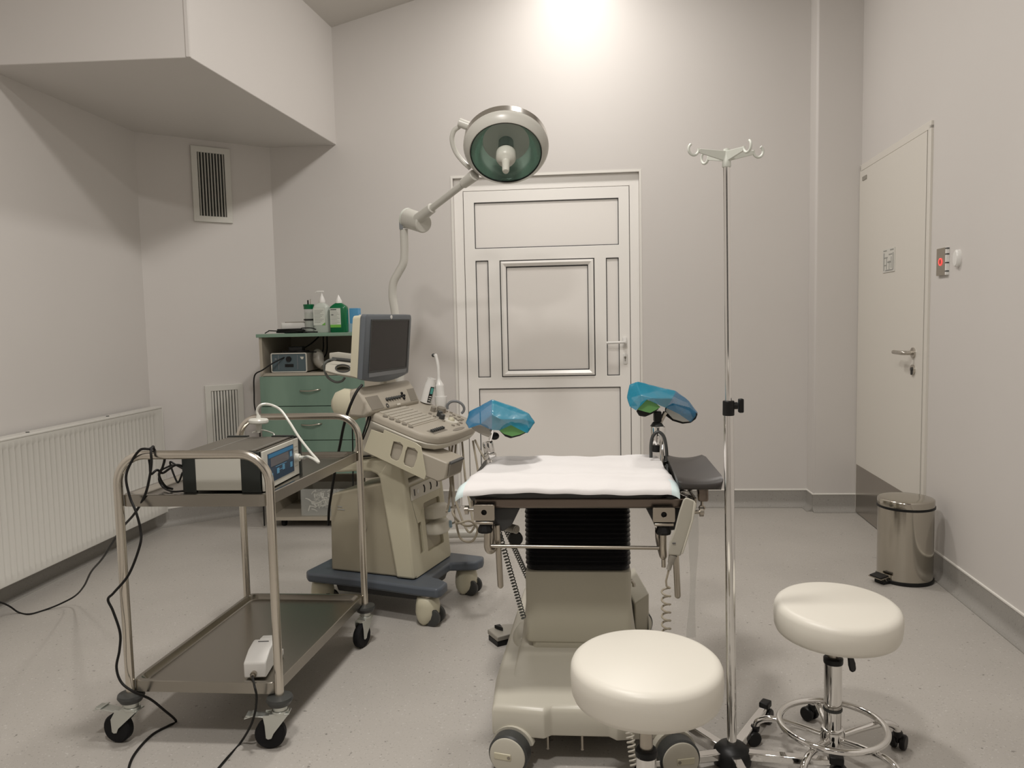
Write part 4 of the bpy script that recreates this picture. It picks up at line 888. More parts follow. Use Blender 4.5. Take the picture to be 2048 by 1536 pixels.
ptray = MB().add(vs, fs).build('probe_tray', 'probetray', um, bevel=0.002)
for cx_ in (0.080, 0.175):
    MB().tube([TA + td * (cx_ + 0.031 * math.cos(2 * PI * i / 28)) + tsv * (-0.004 + 0.021 * math.sin(2 * PI * i / 28)) + tn2 * 0.013 for i in range(28)], 0.0028, 8, 0, True).build('ring_lip', 'darkgrey', ptray)
q = MB(); P0 = U(-0.505, 0.10, 1.082)
L = []
for k in range(9):
    t = k / 8; p = P0 + td * (0.27 * t) + up * (-0.006 * t * t); hgt = 0.026 - 0.004 * (t - .5) ** 2 + (0 if 0 < k < 8 else -0.008)
    L.append([p + US_ * 0.007 * a_ + up * hgt * b_ for a_, b_ in ((-1, -.8), (-1, .8), (-.5, 1), (.5, 1), (1, .8), (1, -.8), (.5, -1), (-.5, -1))])
q.loft(L).build('paddle', 'probetray', ptray, ang=50)
MB().tube([TA + td * 0.04 + tn2 * .012 + tsv * .04, TA + td * 0.012 + tsv * 0.034 + tn2 * 0.012, TA + tn2 * .012 + up * 0.008, TA + tn2 * .012 - td * 0.002 - up * 0.02, TA + tn2 * .01 + td * 0.012 - up * 0.048, TA + tn2 * .005 + td * 0.042 - up * 0.06, TA + td * 0.07 - up * 0.050, TA + td * 0.085 - up * 0.032], 0.0052, 10, 8).build('grey_loop_cable', 'cabledark', ptray)
MB().tube([TA + td * 0.02 + tsv * 0.044 + tn2 * 0.01, TA + td * 0.12 + tsv * 0.044 + tn2 * 0.012, TA + td * 0.25 + tsv * 0.032 + tn2 * 0.01], 0.008, 10, 8).build('dark_cable', 'darkgrey', ptray)
# printer in its bracket under the console
bc = [U(a, -0.056, z) for a, z in ((-0.262, 0.708), (-0.222, 0.797), (-0.168, 0.782), (-0.164, 0.797), (-0.02, 0.748), (0.0, 0.735), (0.018, 0.625), (0.010, 0.604))]
PX = Vector((1, 0, -0.34)).normalized(); PXw = (UF * PX.x + up * PX.z).normalized(); PYw = US_.cross(PXw); PYw = PYw if PYw.z > 0 else -PYw
o_ = U(-0.262, -0.056, 0.708)
def to2(p): dd = p - o_; return (dd.dot(PXw), dd.dot(PYw))
def hole(cs): return [to2(at_plane(u, v, o_, US_)) for u, v in cs]
sl1 = [(787, 883), (800, 885), (806, 892), (803, 906), (797, 920), (792, 922), (782, 917), (780, 911), (784, 893)]
sl2 = [(815, 894), (829, 897), (835, 904), (833, 917), (827, 934), (822, 935.5), (809, 930), (807, 924), (811, 903)]
vs, fs = plate([to2(p) for p in bc], [hole(sl1), hole(sl2)], o_, PXw, PYw, US_, 0.004)
MB().add(vs, fs).build('printer_bracket', 'cream', um, bevel=0.0015)
def PP(x, y, s): return o_ + PXw * x + PYw * y + US_ * s
q = MB(); q.prism([PP(0.10, -0.004, 0.012), PP(0.345, -0.002, 0.012), PP(0.37, 0.02, .012), PP(0.36, 0.086, 0.012), PP(0.10, 0.084, 0.012)], US_ * 0.155)
pr_ = q.build('printer', 'consgrey', um, bevel=0.006)
q = MB(); q.prism([PP(0.363, 0.078, 0.03), PP(0.370, 0.03, 0.03), PP(0.374, 0.03, .03), PP(0.367, 0.078, 0.03)], US_ * 0.12); q.build('paper_door', 'consdark', pr_)
q = MB(); q.prism([PP(0.360, 0.0875, 0.03), PP(0.372, 0.0875, 0.03), PP(0.372, 0.080, .03), PP(0.360, 0.080, 0.03)], US_ * 0.115); q.build('print_slot', 'print', pr_)
q = MB(); q.prism([PP(0.02, 0.01, 0.0), PP(0.08, 0.01, 0.0), PP(0.08, 0.075, 0.0), PP(0.03, 0.075, 0.0)], US_ * 0.0008)
for x, y in ((0.115, 0.064), (0.115, 0.002)): q.cyl(PP(x, y, -.0005), PP(x, y, 0.0), 0.004, n=12)
# connectors plugged into the bay and their cables
for i, hgt in enumerate((0.235, 0.165)):
    c = FPT(0.245, hgt, 0.0)
    P = []
    L = []
    for nz in (-0.026, -0.020, 0.018, 0.024):
        k = 0.9 if nz in (-0.026, 0.024) else 1.0
        L.append([c + fz * nz + US_ * (0.062 * k * max(-1, min(1, 1.15 * math.cos(2 * PI * j / 32)))) + fn * (0.006 + 0.056 * k * max(-0.5, math.sin(2 * PI * j / 32))) for j in range(32)])
    pc_ = thing('probe_connector', ('upper' if i == 0 else 'lower') + ' of two white probe connectors plugged into the ultrasound machine front', 'connector', c, None)
    MB().loft(L).build('connector_housing', 'connector', pc_, ang=50)
    q = MB(); q.lathe([(0.017, 0), (0.017, 0.010), (0.012, 0.014), (0, 0.014)], c + fn * 0.052 + US_ * 0.034, (fn + US_ * 0.5), 24); plab(q.build('locking_knob', 'pale_box', pc_), 'blue grey locking knob')
    kst = c + fn * 0.060 + US_ * 0.042
    if i == 0: P = [kst, kst + fn * 0.03 + US_ * 0.02 + up * 0.008, at_y(905, 1024, 2.93), at_y(922, 1047, 2.93), at_y(945, 1050, 2.95), at_y(975, 1022, 3.05), at_y(990, 960, 3.25), at_y(962, 905, 3.32), at_y(950, 880, 3.36)]
    else: P = [kst, kst + fn * 0.03 + US_ * 0.01 + up * 0.01, at_y(915, 1047, 2.92), at_y(940, 1042, 2.93), at_y(955, 1058, 2.95), at_y(945, 1082, 2.96), at_y(925, 1080, 2.97), at_y(915, 1060, 2.98), at_y(905, 1000, 3.05), at_y(900, 940, 3.12), at_y(906, 885, 3.2)]
    MB().tube(P, 0.0045, 8, 8).build('connector_cable', 'cablegrey', pc_)
hang = [[(898, 885, 3.12), (900, 905, 3.1), (905, 950, 3.06), (911, 1000, 3.0), (935, 1062, 2.96), (951, 1050, 2.96), (957, 1025, 3.0), (958, 960, 3.2), (946, 882, 3.36)],
        [(924, 880, 3.28), (926, 905, 3.25), (931, 960, 3.1), (940, 1010, 3.05), (946, 1045, 3.0), (950, 1085, 2.97)][:5],
        [(912, 884, 3.2), (910, 910, 3.18), (903, 960, 3.1), (897, 1010, 3.02), (893, 1024, 2.98)]]
for i, hgs in enumerate(hang):
    lb = ('beige probe cable drooping in a long loop from the ultrasound console', 'beige probe cable hanging steeply right of the loop under the ultrasound console', 'straight beige probe cable behind the printer of the ultrasound machine')[i]
    tag(MB().tube([at_y(*h_) for h_ in hgs], 0.0045, 8, 8).build('probe_cable', 'cablegrey'), lb, 'cable', 'probe cables under the ultrasound console')
# black cables beside the console
tag(MB().tube([at_y(724, 770, 2.90), at_y(713, 784, 2.86), at_y(700, 812, 2.85), at_y(688, 850, 2.88), at_y(680, 890, 2.93), at_y(672, 930, 3.0), at_y(663, 985, 3.05), at_y(658, 1020, 3.08), at_y(657, 1050, 3.10)], 0.0055, 10, 8).build('monitor_cable', 'cable'), 'long black cable falling from under the monitor down the left of the ultrasound machine', 'cable')
tag(MB().tube([at_y(741, 820, 3.02), at_y(732, 850, 3.0), at_y(723, 878, 3.0)], 0.004, 8, 6).build('cable', 'cable'), 'left of two short black cables under the ultrasound console', 'cable')
tag(MB().tube([at_y(744, 822, 3.03), at_y(737, 850, 3.01), at_y(726, 879, 3.01)], 0.003, 8, 6).build('cable', 'cable'), 'right of two short black cables under the ultrasound console', 'cable')
# white beaker with teal label and the slim probe behind the console
gb0 = U(-0.20, 0.385, 0.862); gax = (up + UF * 0.30 + US_ * 0.04).normalized()
gl = thing('gel_bottle', 'tilted white cylinder with a black and teal strip standing behind the console keys', 'bottle', gb0)
q = MB(); q.lathe([(0.0, 0), (0.027, 0), (0.0235, 0.085), (0.020, 0.096), (0.020, 0.112), (0.0175, 0.112), (0.0175, 0.09), (0.0, 0.09)], gb0, gax, 32); q.build('cylinder', 'white', gl)
ff_ = (CAM - gb0); ff_ -= gax * ff_.dot(gax); ff_.normalize(); gs_ = gax.cross(ff_).normalized()
ff2 = (ff_ * 0.86 + gs_ * 0.5).normalized() if gs_.dot(RR) > 0 else (ff_ * 0.86 - gs_ * 0.5).normalized(); gs2 = gax.cross(ff2).normalized()
MB().obox(gb0 + gax * 0.042 + ff2 * 0.0255, gs2, ff2, gax, (0.0085, 0.0016, 0.036)).build('dark_strip', 'black', gl)
MB().obox(gb0 + gax * 0.060 + ff2 * 0.0273, gs2, ff2, gax, (0.0062, 0.0008, 0.014)).build('teal_label', 'teal', gl)
for zz in (0.034, 0.024, 0.014): MB().obox(gb0 + gax * zz + ff2 * 0.0273, gs2, ff2, gax, (0.0055, 0.0008, 0.002)).build('label_text', 'white', gl)
pr0 = thing('ultrasound_probe', 'slim white ultrasound probe with a dark hooked tip standing behind the console', 'probe', U(-0.15, 0.40, 0.85))
q = MB(); q.tube([U(-0.14, 0.42, 0.86), U(-0.145, 0.42, 0.92), U(-0.148, 0.42, 0.96), U(-0.15, 0.42, 1.02), U(-0.158, 0.42, 1.062), U(-0.166, 0.42, 1.074)], lambda t: 0.021 if t < 0.28 else (0.021 - (t - 0.28) * 0.10 if t < 0.42 else 0.0075 + max(0, t - 0.8) * 0.02), 20, 8)
q.build('wand', 'white', pr0, ang=60); MB().sphere(U(-0.170, 0.416, 1.072), 0.0085).build('tip', 'darkgrey', pr0)
MB().lathe([(0.024, 0), (0.028, 0.02), (0.028, 0.05), (0.023, 0.05)], U(-0.14, 0.42, 0.835), up, 24).build('holder_cup', 'white', um)

# ================================================================== MOBILE EXAMINATION LAMP
lp0 = at_y(792, 640, 4.10); LX, LY = lp0.x, 4.10
la_ = thing('examination_lamp', 'mobile examination lamp with a round green tinted reflector on a bent grey pole', 'lamp', (LX, LY, 0))
q = MB(); q.tube([(LX, LY, 0.30), at_y(799, 700, LY), at_y(795, 660, LY), at_y(789, 618, LY), at_y(785, 592, LY), at_y(787, 565, LY), at_y(797, 545, LY), at_y(807, 525, LY), at_y(809, 500, LY), at_y(808, 470, LY), at_y(808, 458, LY)], 0.0215, 20, 8); q.build('bent_pole', 'lamp', la_)
MB().cyl((LX, LY, 0.06), (LX, LY, 0.6), 0.022).build('lower_pole', 'lamp', la_)
hb = MB(); hb.lathe([(0.06, 0.03), (0.06, 0.09), (0.03, 0.10), (0.0, 0.10)], (LX, LY, 0), up, 28); hb.build('base_hub', 'lamp', la_)
lr = at_z(966, 1085, 0.0)
for dx_, dy_ in ((0.52, 0.08), (-0.24, 0.33), (-0.22, -0.36), (0.1, 0.42)):
    MB().tube([(LX, LY, 0.055), (LX + dx_ * 0.5, LY + dy_ * 0.5, 0.055), (LX + dx_, LY + dy_, 0.05)], 0.024, 14, 2).build('base_leg', 'lamp', la_)
    MB().lathe([(0.004, -0.01), (0.024, -0.01), (0.025, 0.0), (0.024, 0.01), (0.004, 0.01)], (LX + dx_, LY + dy_, 0.025), (dy_, -dx_, 0), 20).build('base_castor', 'darkgrey', la_)
pt = at_y(808, 455, LY)
MB().cyl(pt, at_y(807, 441, LY), 0.0225).build('pole_collar', 'lamp', la_)
MB().obox(at_y(804, 452, LY) - Vector((0, 0.022, 0)), X, Y_, Z, (0.010, 0.001, 0.02)).build('rating_label', 'bezel2', la_)
j0, j1 = at_y(815, 436, LY - .02), at_y(848, 447, LY - 0.10)
MB().cyl(j0 + Vector((0, 0.02, 0)), j1 + Vector((0, 0.0, 0)), 0.052, 0.050, 36).build('joint_drum', 'lamp', la_, bevel=0.006)
MB().lathe([(0.053, 0), (0.054, 0.012), (0.03, 0.013), (0.0, 0.013)], j0 + Vector((0, 0.02, 0)), (j0 - j1), 36).build('joint_cap', 'whiteg', la_)
# arm to the head
Hc = at_y(1012, 296, 3.62)
a_s = at_y(836, 438, LY - 0.10); a_e = at_y(947, 352, 3.70)
ad_ = (a_e - a_s).normalized()
MB().cyl(a_s, a_s + ad_ * 0.13, 0.029, 0.026, 24).build('arm_socket', 'lamp', la_, bevel=0.003)
MB().cyl(a_s + ad_ * 0.10, a_e, 0.0175, n=24).build('arm', 'lamp', la_)
MB().cyl(a_e - ad_ * 0.08, a_e + ad_ * 0.01, 0.024, 0.028, 24).build('arm_end', 'lamp', la_, bevel=0.003)
# head: axis faces the camera side and down
vn = (CAM - Hc).normalized(); side = vn.cross(up).normalized(); 
ax_ = (Matrix.Rotation(math.radians(37), 3, side) @ vn)
if ax_.z > vn.z: ax_ = (Matrix.Rotation(math.radians(-37), 3, side) @ vn)
ax_ = (ax_ + side * 0.02).normalized()
R_ = 0.196
hd = MB().lathe([(0.0, -0.105), (0.08, -0.100), (0.14, -0.085), (0.175, -0.06), (0.188, -0.042)], Hc, ax_, 72).build('lamp_shell', 'lamp', la_, ang=50)
MB().lathe([(0.186, -0.045), (0.1965, -0.040), (0.1975, -0.004), (0.192, -0.002), (0.186, -0.006)], Hc, ax_, 72, cap=False).build('steel_band', 'lampring', la_)
MB().lathe([(0.190, -0.006), (0.1965, -0.004), (0.1965, 0.004), (0.188, 0.024), (0.176, 0.040), (0.169, 0.045), (0.165, 0.043), (0.164, 0.036)], Hc, ax_, 72, cap=False).build('front_rim', 'lamp', la_, ang=60)
MB().lathe([(0.166, 0.036), (0.163, 0.044), (0.160, 0.038)], Hc, ax_, 72, cap=False).build('rim_seal', 'black', la_)
MB().lathe([(0.163, 0.034), (0.150, 0.0), (0.12, -0.035), (0.08, -0.06), (0.035, -0.072), (0.0, -0.073)], Hc, ax_, 72, cap=False).build('reflector', 'reflector', la_, ang=60)
MB().lathe([(0.1625, 0.036), (0.0, 0.036)], Hc, ax_, 72, cap=False).build('front_glass', 'lampglass', la_)
MB().lathe([(0.034, -0.07), (0.036, 0.020), (0.0, 0.022)], Hc, ax_, 36).build('bulb_holder', 'darkgrey', la_)
MB().lathe([(0.045, 0.038), (0.046, 0.075), (0.038, 0.092), (0.020, 0.098), (0.018, 0.106), (0.016, 0.160), (0.013, 0.168), (0.0, 0.170)], Hc, ax_, 36).build('handle', 'silicone', la_, ang=60)
yk = at_y(921, 246, 3.66); yk2 = at_y(942, 254, 3.66)
MB().cyl(yk - (yk2 - yk) * 0.15, yk2 + (yk2 - yk) * 0.5, 0.021, n=24).build('yoke_stub', 'lamp', la_, bevel=0.002)
MB().tube([at_y(920, 252, 3.68), at_y(908, 262, 3.69), at_y(904, 280, 3.70), at_y(911, 303, 3.71), at_y(925, 322, 3.71), at_y(940, 336, 3.70)], 0.0115, 14, 8).build('yoke', 'lamp', la_)
# ================================================================== EXAMINATION TABLE
et = thing('examination_table', 'gynaecological examination table with black bellows column, cream base and leg supports', 'examination table', (-0.005, 2.45, 0))
cxm = -0.008
# base hood: spreads from the column down to the wide foot
def foot(y, z, hw, off=0.0): return Vector((cxm + hw + off, y, z))
def hoodloop(zf, ins):
    pass
q = MB(); L = []
outl = [(-0.248, 2.02), (-0.105, 2.00), (-0.085, 2.018), (0.07, 2.018), (0.09, 2.00), (0.232, 2.02), (0.240, 2.20), (0.225, 2.62), (0.21, 2.98), (-0.225, 2.98), (-0.24, 2.62), (-0.256, 2.20)]
for z, k in ((0.085, 1.0), (0.150, 1.0), (0.163, 0.985), (0.169, 0.955)):
    L.append([Vector((cxm + (x - cxm) * k, 2.4 + (y - 2.4) * k, z)) for x, y in outl])
q.loft(L); q.build('base_foot', 'base', et, bevel=0.008, seg=3, ang=60)
q = MB(); L = []
for z, hw, y0 in ((0.150, 0.212, 2.06), (0.160, 0.203, 2.09), (0.167, 0.196, 2.14), (0.172, 0.191, 2.22), (0.176, 0.188, 2.31), (0.182, 0.186, 2.385), (0.21, 0.182, 2.40), (0.26, 0.176, 2.43), (0.32, 0.171, 2.48), (0.38, 0.166, 2.54), (0.41, 0.160, 2.57)):
    y1 = 2.72; r = 0.035; P = []
    for sx, sy, a0_ in ((1, 1, 0), (-1, 1, PI / 2), (-1, -1, PI), (1, -1, 1.5 * PI)):
        for m_ in range(6):
            a = a0_ + PI / 2 * m_ / 5
            P.append(Vector((cxm + sx * (hw - r) + r * math.cos(a), (y1 - r if sy > 0 else y0 + r) + r * math.sin(a), z)))
    L.append(P)
q.loft(L); q.build('base_hood', 'base', et, ang=60)
# column covers
MB().rbox((cxm, 2.515, 0.315), (0.166, 0.150, 0.115), 0.020, e=0.006).build('column_cover', 'baseD', et)
MB().rbox((cxm, 2.512, 0.198), (0.148, 0.142, 0.030), 0.018, e=0.008).build('column_skirt', 'baseD', et)
# bellows
L = []
zb0, zb1, nb = 0.412, 0.664, 17
for k in range(nb * 4 + 1):
    t = k / (nb * 4); z = zb0 + (zb1 - zb0) * t; w_ = 0.5 - 0.5 * math.cos(2 * PI * t * nb); taper = 0.012 * max(0, 0.12 - t) / 0.12
    hx_, hy_ = 0.158 + 0.008 * w_ - taper, 0.140 + 0.008 * w_ - taper; r = 0.03; P = []
    for sx, sy, a0_ in ((1, 1, 0), (-1, 1, PI / 2), (-1, -1, PI), (1, -1, 1.5 * PI)):
        for m_ in range(5):
            a = a0_ + PI / 2 * m_ / 4
            P.append(Vector((cxm + sx * (hx_ - r) + r * math.cos(a), 2.515 + sy * (hy_ - r) + r * math.sin(a), z)))
    L.append(P)
MB().loft(L).build('bellows', 'bellows', et, ang=80)
MB().box((-0.25, 2.18, 0.03), (0.235, 2.95, 0.09)).build('chassis', 'undark', et, bevel=0.01)
for x in (-0.098, -0.002): MB().cyl((x, 2.06, 0.028), (x, 2.06, 0.09), 0.0045, n=12).cyl((x, 2.06, 0.026), (x, 2.2, 0.026), 0.0045, n=12).build('chassis_rod', 'clampsteel', et)
def twheel(x, y, sx):
    q = MB(); q.lathe([(0.0, -0.020), (0.051, -0.020), (0.055, -0.016), (0.055, 0.016), (0.051, 0.020), (0.0, 0.020)], (x, y, 0.0555), (0.25 * sx, -1, 0), 40); wh = q.build('wheel', 'darkgrey', et)
    q = MB(); axw = Vector((0.25 * sx, -1, 0)).normalized(); q.lathe([(0.050, 0.018), (0.049, 0.024), (0.043, 0.026), (0.0, 0.026)], (x, y, 0.0555), axw, 40); q.build('wheel_cover', 'base', wh)
    c = Vector((x, y, 0.0555)) + axw * 0.0265; xa, ya = perp(axw); xa = axw.cross(up).normalized()
    q = MB(); q.obox(c + xa * 0.012 * -sx, xa, up, axw, (0.024, 0.009, 0.002)); q.build('wheel_lock', 'cream', wh, bevel=0.003)
    MB().cyl(c + axw * 0.001 - xa * 0.006 * -sx, c + axw * 0.003 - xa * 0.006 * -sx, 0.0045, n=16).build('lock_dot', 'consdark', wh)
    q = MB(); P = []
    L = []
    for a in [(15 + 12.5 * k) * PI / 180 for k in range(13)]:
        d_ = -xa * math.cos(a) * (-sx) + up * math.sin(a); L.append([Vector((x, y, 0.0555)) + d_ * r_ + axw * h_ for r_, h_ in ((0.050, -0.045), (0.050, -0.021), (0.060, -0.021), (0.060, -0.045))])
    q.loft(L); q.build('wheel_guard', 'base', et, ang=50)
for x, y, sx in ((-0.197, 1.985, -1), (0.250, 1.985, 1), (-0.20, 2.90, -1), (0.215, 2.90, 1)): twheel(x, y, sx)
# seat frame and rails
zf_ = 0.668
MB().box((-0.292, 2.10, 0.696), (0.308, 2.122, 0.724)).build('front_rail', 'brownrail', et, bevel=0.005)
MB().box((-0.285, 2.122, 0.690), (0.300, 2.55, 0.712)).build('seat_frame', 'undark', et, bevel=0.004)
MB().box((-0.15, 2.385, 0.655), (0.135, 2.66, 0.690)).build('lift_head', 'undark', et, bevel=0.01)
for sx in (-1, 1):
    x0 = -0.292 if sx < 0 else 0.308
    q = MB(); q.prism([(x0, 2.13, 0.69), (x0 - sx * 0.125, 2.13, 0.69), (x0 - sx * 0.10, 2.13, 0.64), (x0 - sx * 0.075, 2.13, 0.622), (x0 - sx * 0.02, 2.13, 0.632), (x0, 2.13, 0.66)], (0, 0.16, 0)); q.build('corner_gusset', 'undark', et, bevel=0.003)
    # chrome side rail
    MB().box((x0 - 0.004 + (0.012 * sx), 2.14, 0.690), (x0 + 0.004 + (0.012 * sx), 2.56, 0.715)).build('side_rail', 'clampsteel', et, bevel=0.002)
    xc = x0 - sx * 0.030
    bx0, bx1, bz0, bz1 = (at_y(949, 1050, 2.085).x, at_y(990.5, 1050, 2.085).x, at_y(970, 1039, 2.085).z, at_y(970, 1008, 2.085).z) if sx < 0 else (at_y(1305, 1050, 2.085).x, at_y(1349, 1050, 2.085).x, at_y(1327, 1042, 2.085).z, at_y(1327, 1013.5, 2.085).z)
    vs, fs = plate(rrect(bx0, bz0, bx1, bz1, 0.004), [[((bx0 + bx1) / 2 + 0.0078 * math.cos(2 * PI * k / 24), (bz0 + bz1) / 2 + 0.001 + 0.0078 * math.sin(2 * PI * k / 24)) for k in range(24)]], (0, 2.072, 0), X, Z, Y_, 0.012)
    MB().add(vs, fs).build('clamp_block', 'clampsteel', et, bevel=0.0015)
    xm = (bx0 + bx1) / 2
    MB().box((bx0 + .002, 2.083, bz0 + .002), (bx1 - .002, 2.10, bz1 - .002)).build('clamp_core', 'black', et)
    MB().box((bx0 + 0.004, 2.068, bz0 - 0.010), (bx1 - 0.004, 2.110, bz0 - 0.003)).build('clamp_foot', 'clampsteel', et, bevel=0.001)
    q = MB(); q.lathe([(0.014, -0.012), (0.018, -0.02), (0.022, -0.03), (0.020, -0.036), (0.0, -0.036)], (xm, 2.088, bz0), up, 9); q.build('clamp_knob', 'black', et, ang=20)
    q = MB(); q.cyl((x0 - sx * 0.002, 2.09, (bz0 + bz1) / 2 + 0.004), (x0 + sx * 0.028, 2.09, (bz0 + bz1) / 2 + 0.004), 0.0055, n=20); q.cyl((x0 + sx * 0.016, 2.09, (bz0 + bz1) / 2 + 0.004), (x0 + sx * 0.026, 2.09, (bz0 + bz1) / 2 + 0.004), 0.0125, n=28); q.build('side_screw', 'clampsteel', et)
    # hanging hook tube of the stirrup bar
    if sx < 0: hk = [(975, 1050, 2.09), (975, 1075, 2.09), (975, 1093, 2.09), (979, 1101, 2.092), (986, 1097, 2.11), (988, 1075, 2.13), (989, 1046, 2.14)]
    else: hk = [(1326, 1056, 2.09), (1326, 1075, 2.09), (1326, 1095, 2.09), (1327, 1112, 2.092), (1324, 1105, 2.10), (1318, 1078, 2.13), (1317, 1055, 2.14)]
    MB().tube([at_y(*p) for p in hk], 0.0098, 16, 6).build('hook_tube', 'clampsteel', et, ang=70)
MB().cyl(at_y(980, 1092, 2.095), at_y(1318, 1096, 2.095), 0.0052, n=16).build('cross_bar', 'clampsteel', et)
for (u0, v0, u1, v1) in ((994, 1050, 1001, 1171), (1351, 1100, 1355.5, 1191)):
    MB().cyl(at_y(u0, v0, 2.12), at_y(u1, v1, 2.12), 0.0085, n=20).sphere(at_y(u1, v1, 2.12), 0.0085, n=16, m=8).build('hanging_rod', 'clampsteel', et)
p0 = at_y(1327, 1112, 2.095); MB().cyl(p0, at_y(1327.5, 1134, 2.095), 0.006, n=16).build('rod_end', 'clampsteel', et)
q = MB(); q.cyl(at_y(1006, 1052, 2.2), at_y(1033, 1059, 2.16), 0.0125, n=24); q.mi(1).cyl(at_y(1033, 1059, 2.16), at_y(1033.6, 1059.2, 2.159), 0.0085, n=20); q.build('grey_sleeve', ['shellgrey', 'consdark'], et)
MB().lathe([(0.006, -0.01), (0.019, -0.01), (0.021, -0.006), (0.021, 0.006), (0.019, 0.01), (0.0, 0.01)], at_y(1031, 1077, 2.19), (0.25, -1, 0), 28).build('black_knob', 'black', et)
# black pad
L = []
def padloop(z, ins, x0=-0.318, x1=0.246, y0=2.095, y1=2.56, r=0.035):
    P = []
    for cx_, cy_, a0_ in ((x1 - r, y1 - r, 0), (x0 + r, y1 - r, PI / 2), (x0 + r, y0 + r, PI), (x1 - r, y0 + r, 1.5 * PI)):
        for k in range(6):
            a = a0_ + PI / 2 * k / 5; P.append(Vector((cx_ + (r - ins) * math.cos(a), cy_ + (r - ins) * math.sin(a), z)))
    return P
MB().loft([padloop(0.7135, 0.03), padloop(0.7155, 0.012), padloop(0.735, 0.001), padloop(0.752, 0.002), padloop(0.760, 0.014)]).build('seat_pad', 'vinylblack', et, ang=60)

# white absorbent pad draped over the front of the seat
nx, ny = 56, 40; vs = []; fs = []
rnd = random.Random(2)
def nz(x, y): return 0.0018 * math.sin(23 * x + 9 * y) + 0.0014 * math.sin(61 * x - 17 * y + 1) + 0.0016 * math.sin(11 * x + 47 * y)
for layer in (0, 1):
    for j in range(ny + 1):
        t = j / ny
        for i in range(nx + 1):
            s = i / nx; xw0 = -0.342 + 0.055 * min(1, t * 1.4); xw1 = 0.270 - 0.020 * t
            x = xw0 + (xw1 - xw0) * s + 0.004 * math.sin(9 * t) * (1 if s > .5 else -1)
            y = 2.068 + 0.44 * t; z = 0.766 + 0.006 * t
            if t < 0.14:                              # rolled front edge
                k = 1 - t / 0.14; z -= 0.014 * k ** 2.2 + 0.0025 * math.sin(16 * x) * k; y += 0.006 * k * k
            ex = max(0, abs(s - .5) - 0.44) / 0.06
            fr = max(0.0, 1 - t * 2.2)
            z -= ex * ex * (0.014 * fr + 0.003)
            z += nz(x, y) * 0.8 + (0.004 * math.exp(-((t - 0.33) / 0.03) ** 2)) + 0.003 * math.exp(-((x - 0.16) / 0.004) ** 2) * (t > .4)
            vs.append((x, y, z - (0.0045 + 0.006 * max(0, 1 - t / .1)) * layer))
W1 = nx + 1; N1_ = W1 * (ny + 1)
for j in range(ny):
    for i in range(nx):
        a = j * W1 + i; fs.append((a, a + 1, a + W1 + 1, a + W1)); fs.append((N1_ + a, N1_ + a + W1, N1_ + a + W1 + 1, N1_ + a + 1))
bd = [i for i in range(nx)] ; 
for i in range(nx): fs.append((i, N1_ + i, N1_ + i + 1, i + 1)); a = ny * W1 + i; fs.append((a, a + 1, N1_ + a + 1, N1_ + a))
for j in range(ny): a = j * W1; fs.append((a, a + W1, N1_ + a + W1, N1_ + a)); a = j * W1 + nx; fs.append((a, N1_ + a, N1_ + a + W1, a + W1))
mbp = MB().add(vs, fs)
for k, f in enumerate(mbp.f):
    c = sum((mbp.v[i] for i in f), Vector()) / len(f)
    if (c.x < -0.318 and c.y < 2.2) or (c.x > 0.248 and c.y < 2.17): mbp.m[k] = 1
tag(mbp.build('absorbent_pad', ['paper', 'paperblue'], ang=80), 'white disposable absorbent pad covering the black seat of the examination table', 'disposable pad')

# ---------------- leg supports with blue plastic covers
def hull(name, pts_f, mats, par, thick, faces, sub=2, origin=None):
    """padded shell: front points with own depth, offset back by 'thick' along the view of the table axis"""
    n = len(pts_f); F_ = [Vector(p) for p in pts_f]; B_ = [p + Vector((0.0, 1, 0.05)) * thick for p in F_]
    return F_, B_
# left support
lps = thing('leg_support', 'left leg support of the examination table, grey shell on a chrome ball joint', 'leg support', at_y(988, 935, 2.42))
q = MB()
Ld = lambda u, v: at_y(u, v, 2.42)
q.lathe([(0.0, 0), (0.012, 0.002), (0.0135, 0.014), (0.011, 0.026), (0.0095, 0.030), (0.0, 0.032)], at_y(981.5, 938, 2.42), (Ld(979, 905) - Ld(981.5, 938)), 24)
q.build('stub', 'chrome', lps)
axj = (Ld(975, 880) - Ld(981, 914)).normalized()
MB().lathe([(0.010, 0), (0.0195, 0.002), (0.0205, 0.008), (0.0200, 0.016), (0.0170, 0.018), (0.0175, 0.048), (0.0155, 0.054), (0.0, 0.056)], Ld(981, 916), axj, 24).build('ball_joint', 'chrome', lps)
MB().cyl(Ld(980, 880), Ld(985, 860), 0.0055, n=14).cyl(Ld(985, 858), Ld(978, 872), 0.007, n=14).build('joint_arm', 'chrome', lps)
MB().sphere(at_y(989, 872, 2.44), 0.014, (1.1, 1, 0.9)).build('joint_knob', 'black', lps)
MB().cyl((-0.297, 2.43, 0.700), at_y(981.5, 940, 2.42), 0.009, n=16).build('mounting_post', 'chrome', lps)
def cradle(par, prof_u, y0, y1, mats, name, th=0.006):
    pass
def shell(rim, y_front, y_back, sag, name, m, par, bev=0.002):
    """boat shaped shell: rim points as (u,v); back copies give the thickness"""
    q = MB(); f = [at_y(u, v, y_front) for u, v in rim]; b_ = [at_y(u, v, y_back) for u, v in sag]
    q.loft([f, b_]); return q.build(name, m, par, bevel=bev)
shell([(940, 853), (950, 862), (965, 870), (978, 875), (984, 868), (976, 856), (958, 850)], 2.36, 2.50, [(945, 846), (953, 852), (965, 858), (976, 862), (980, 858), (974, 850), (958, 846)], 'shell_end', 'shellgrey', lps)
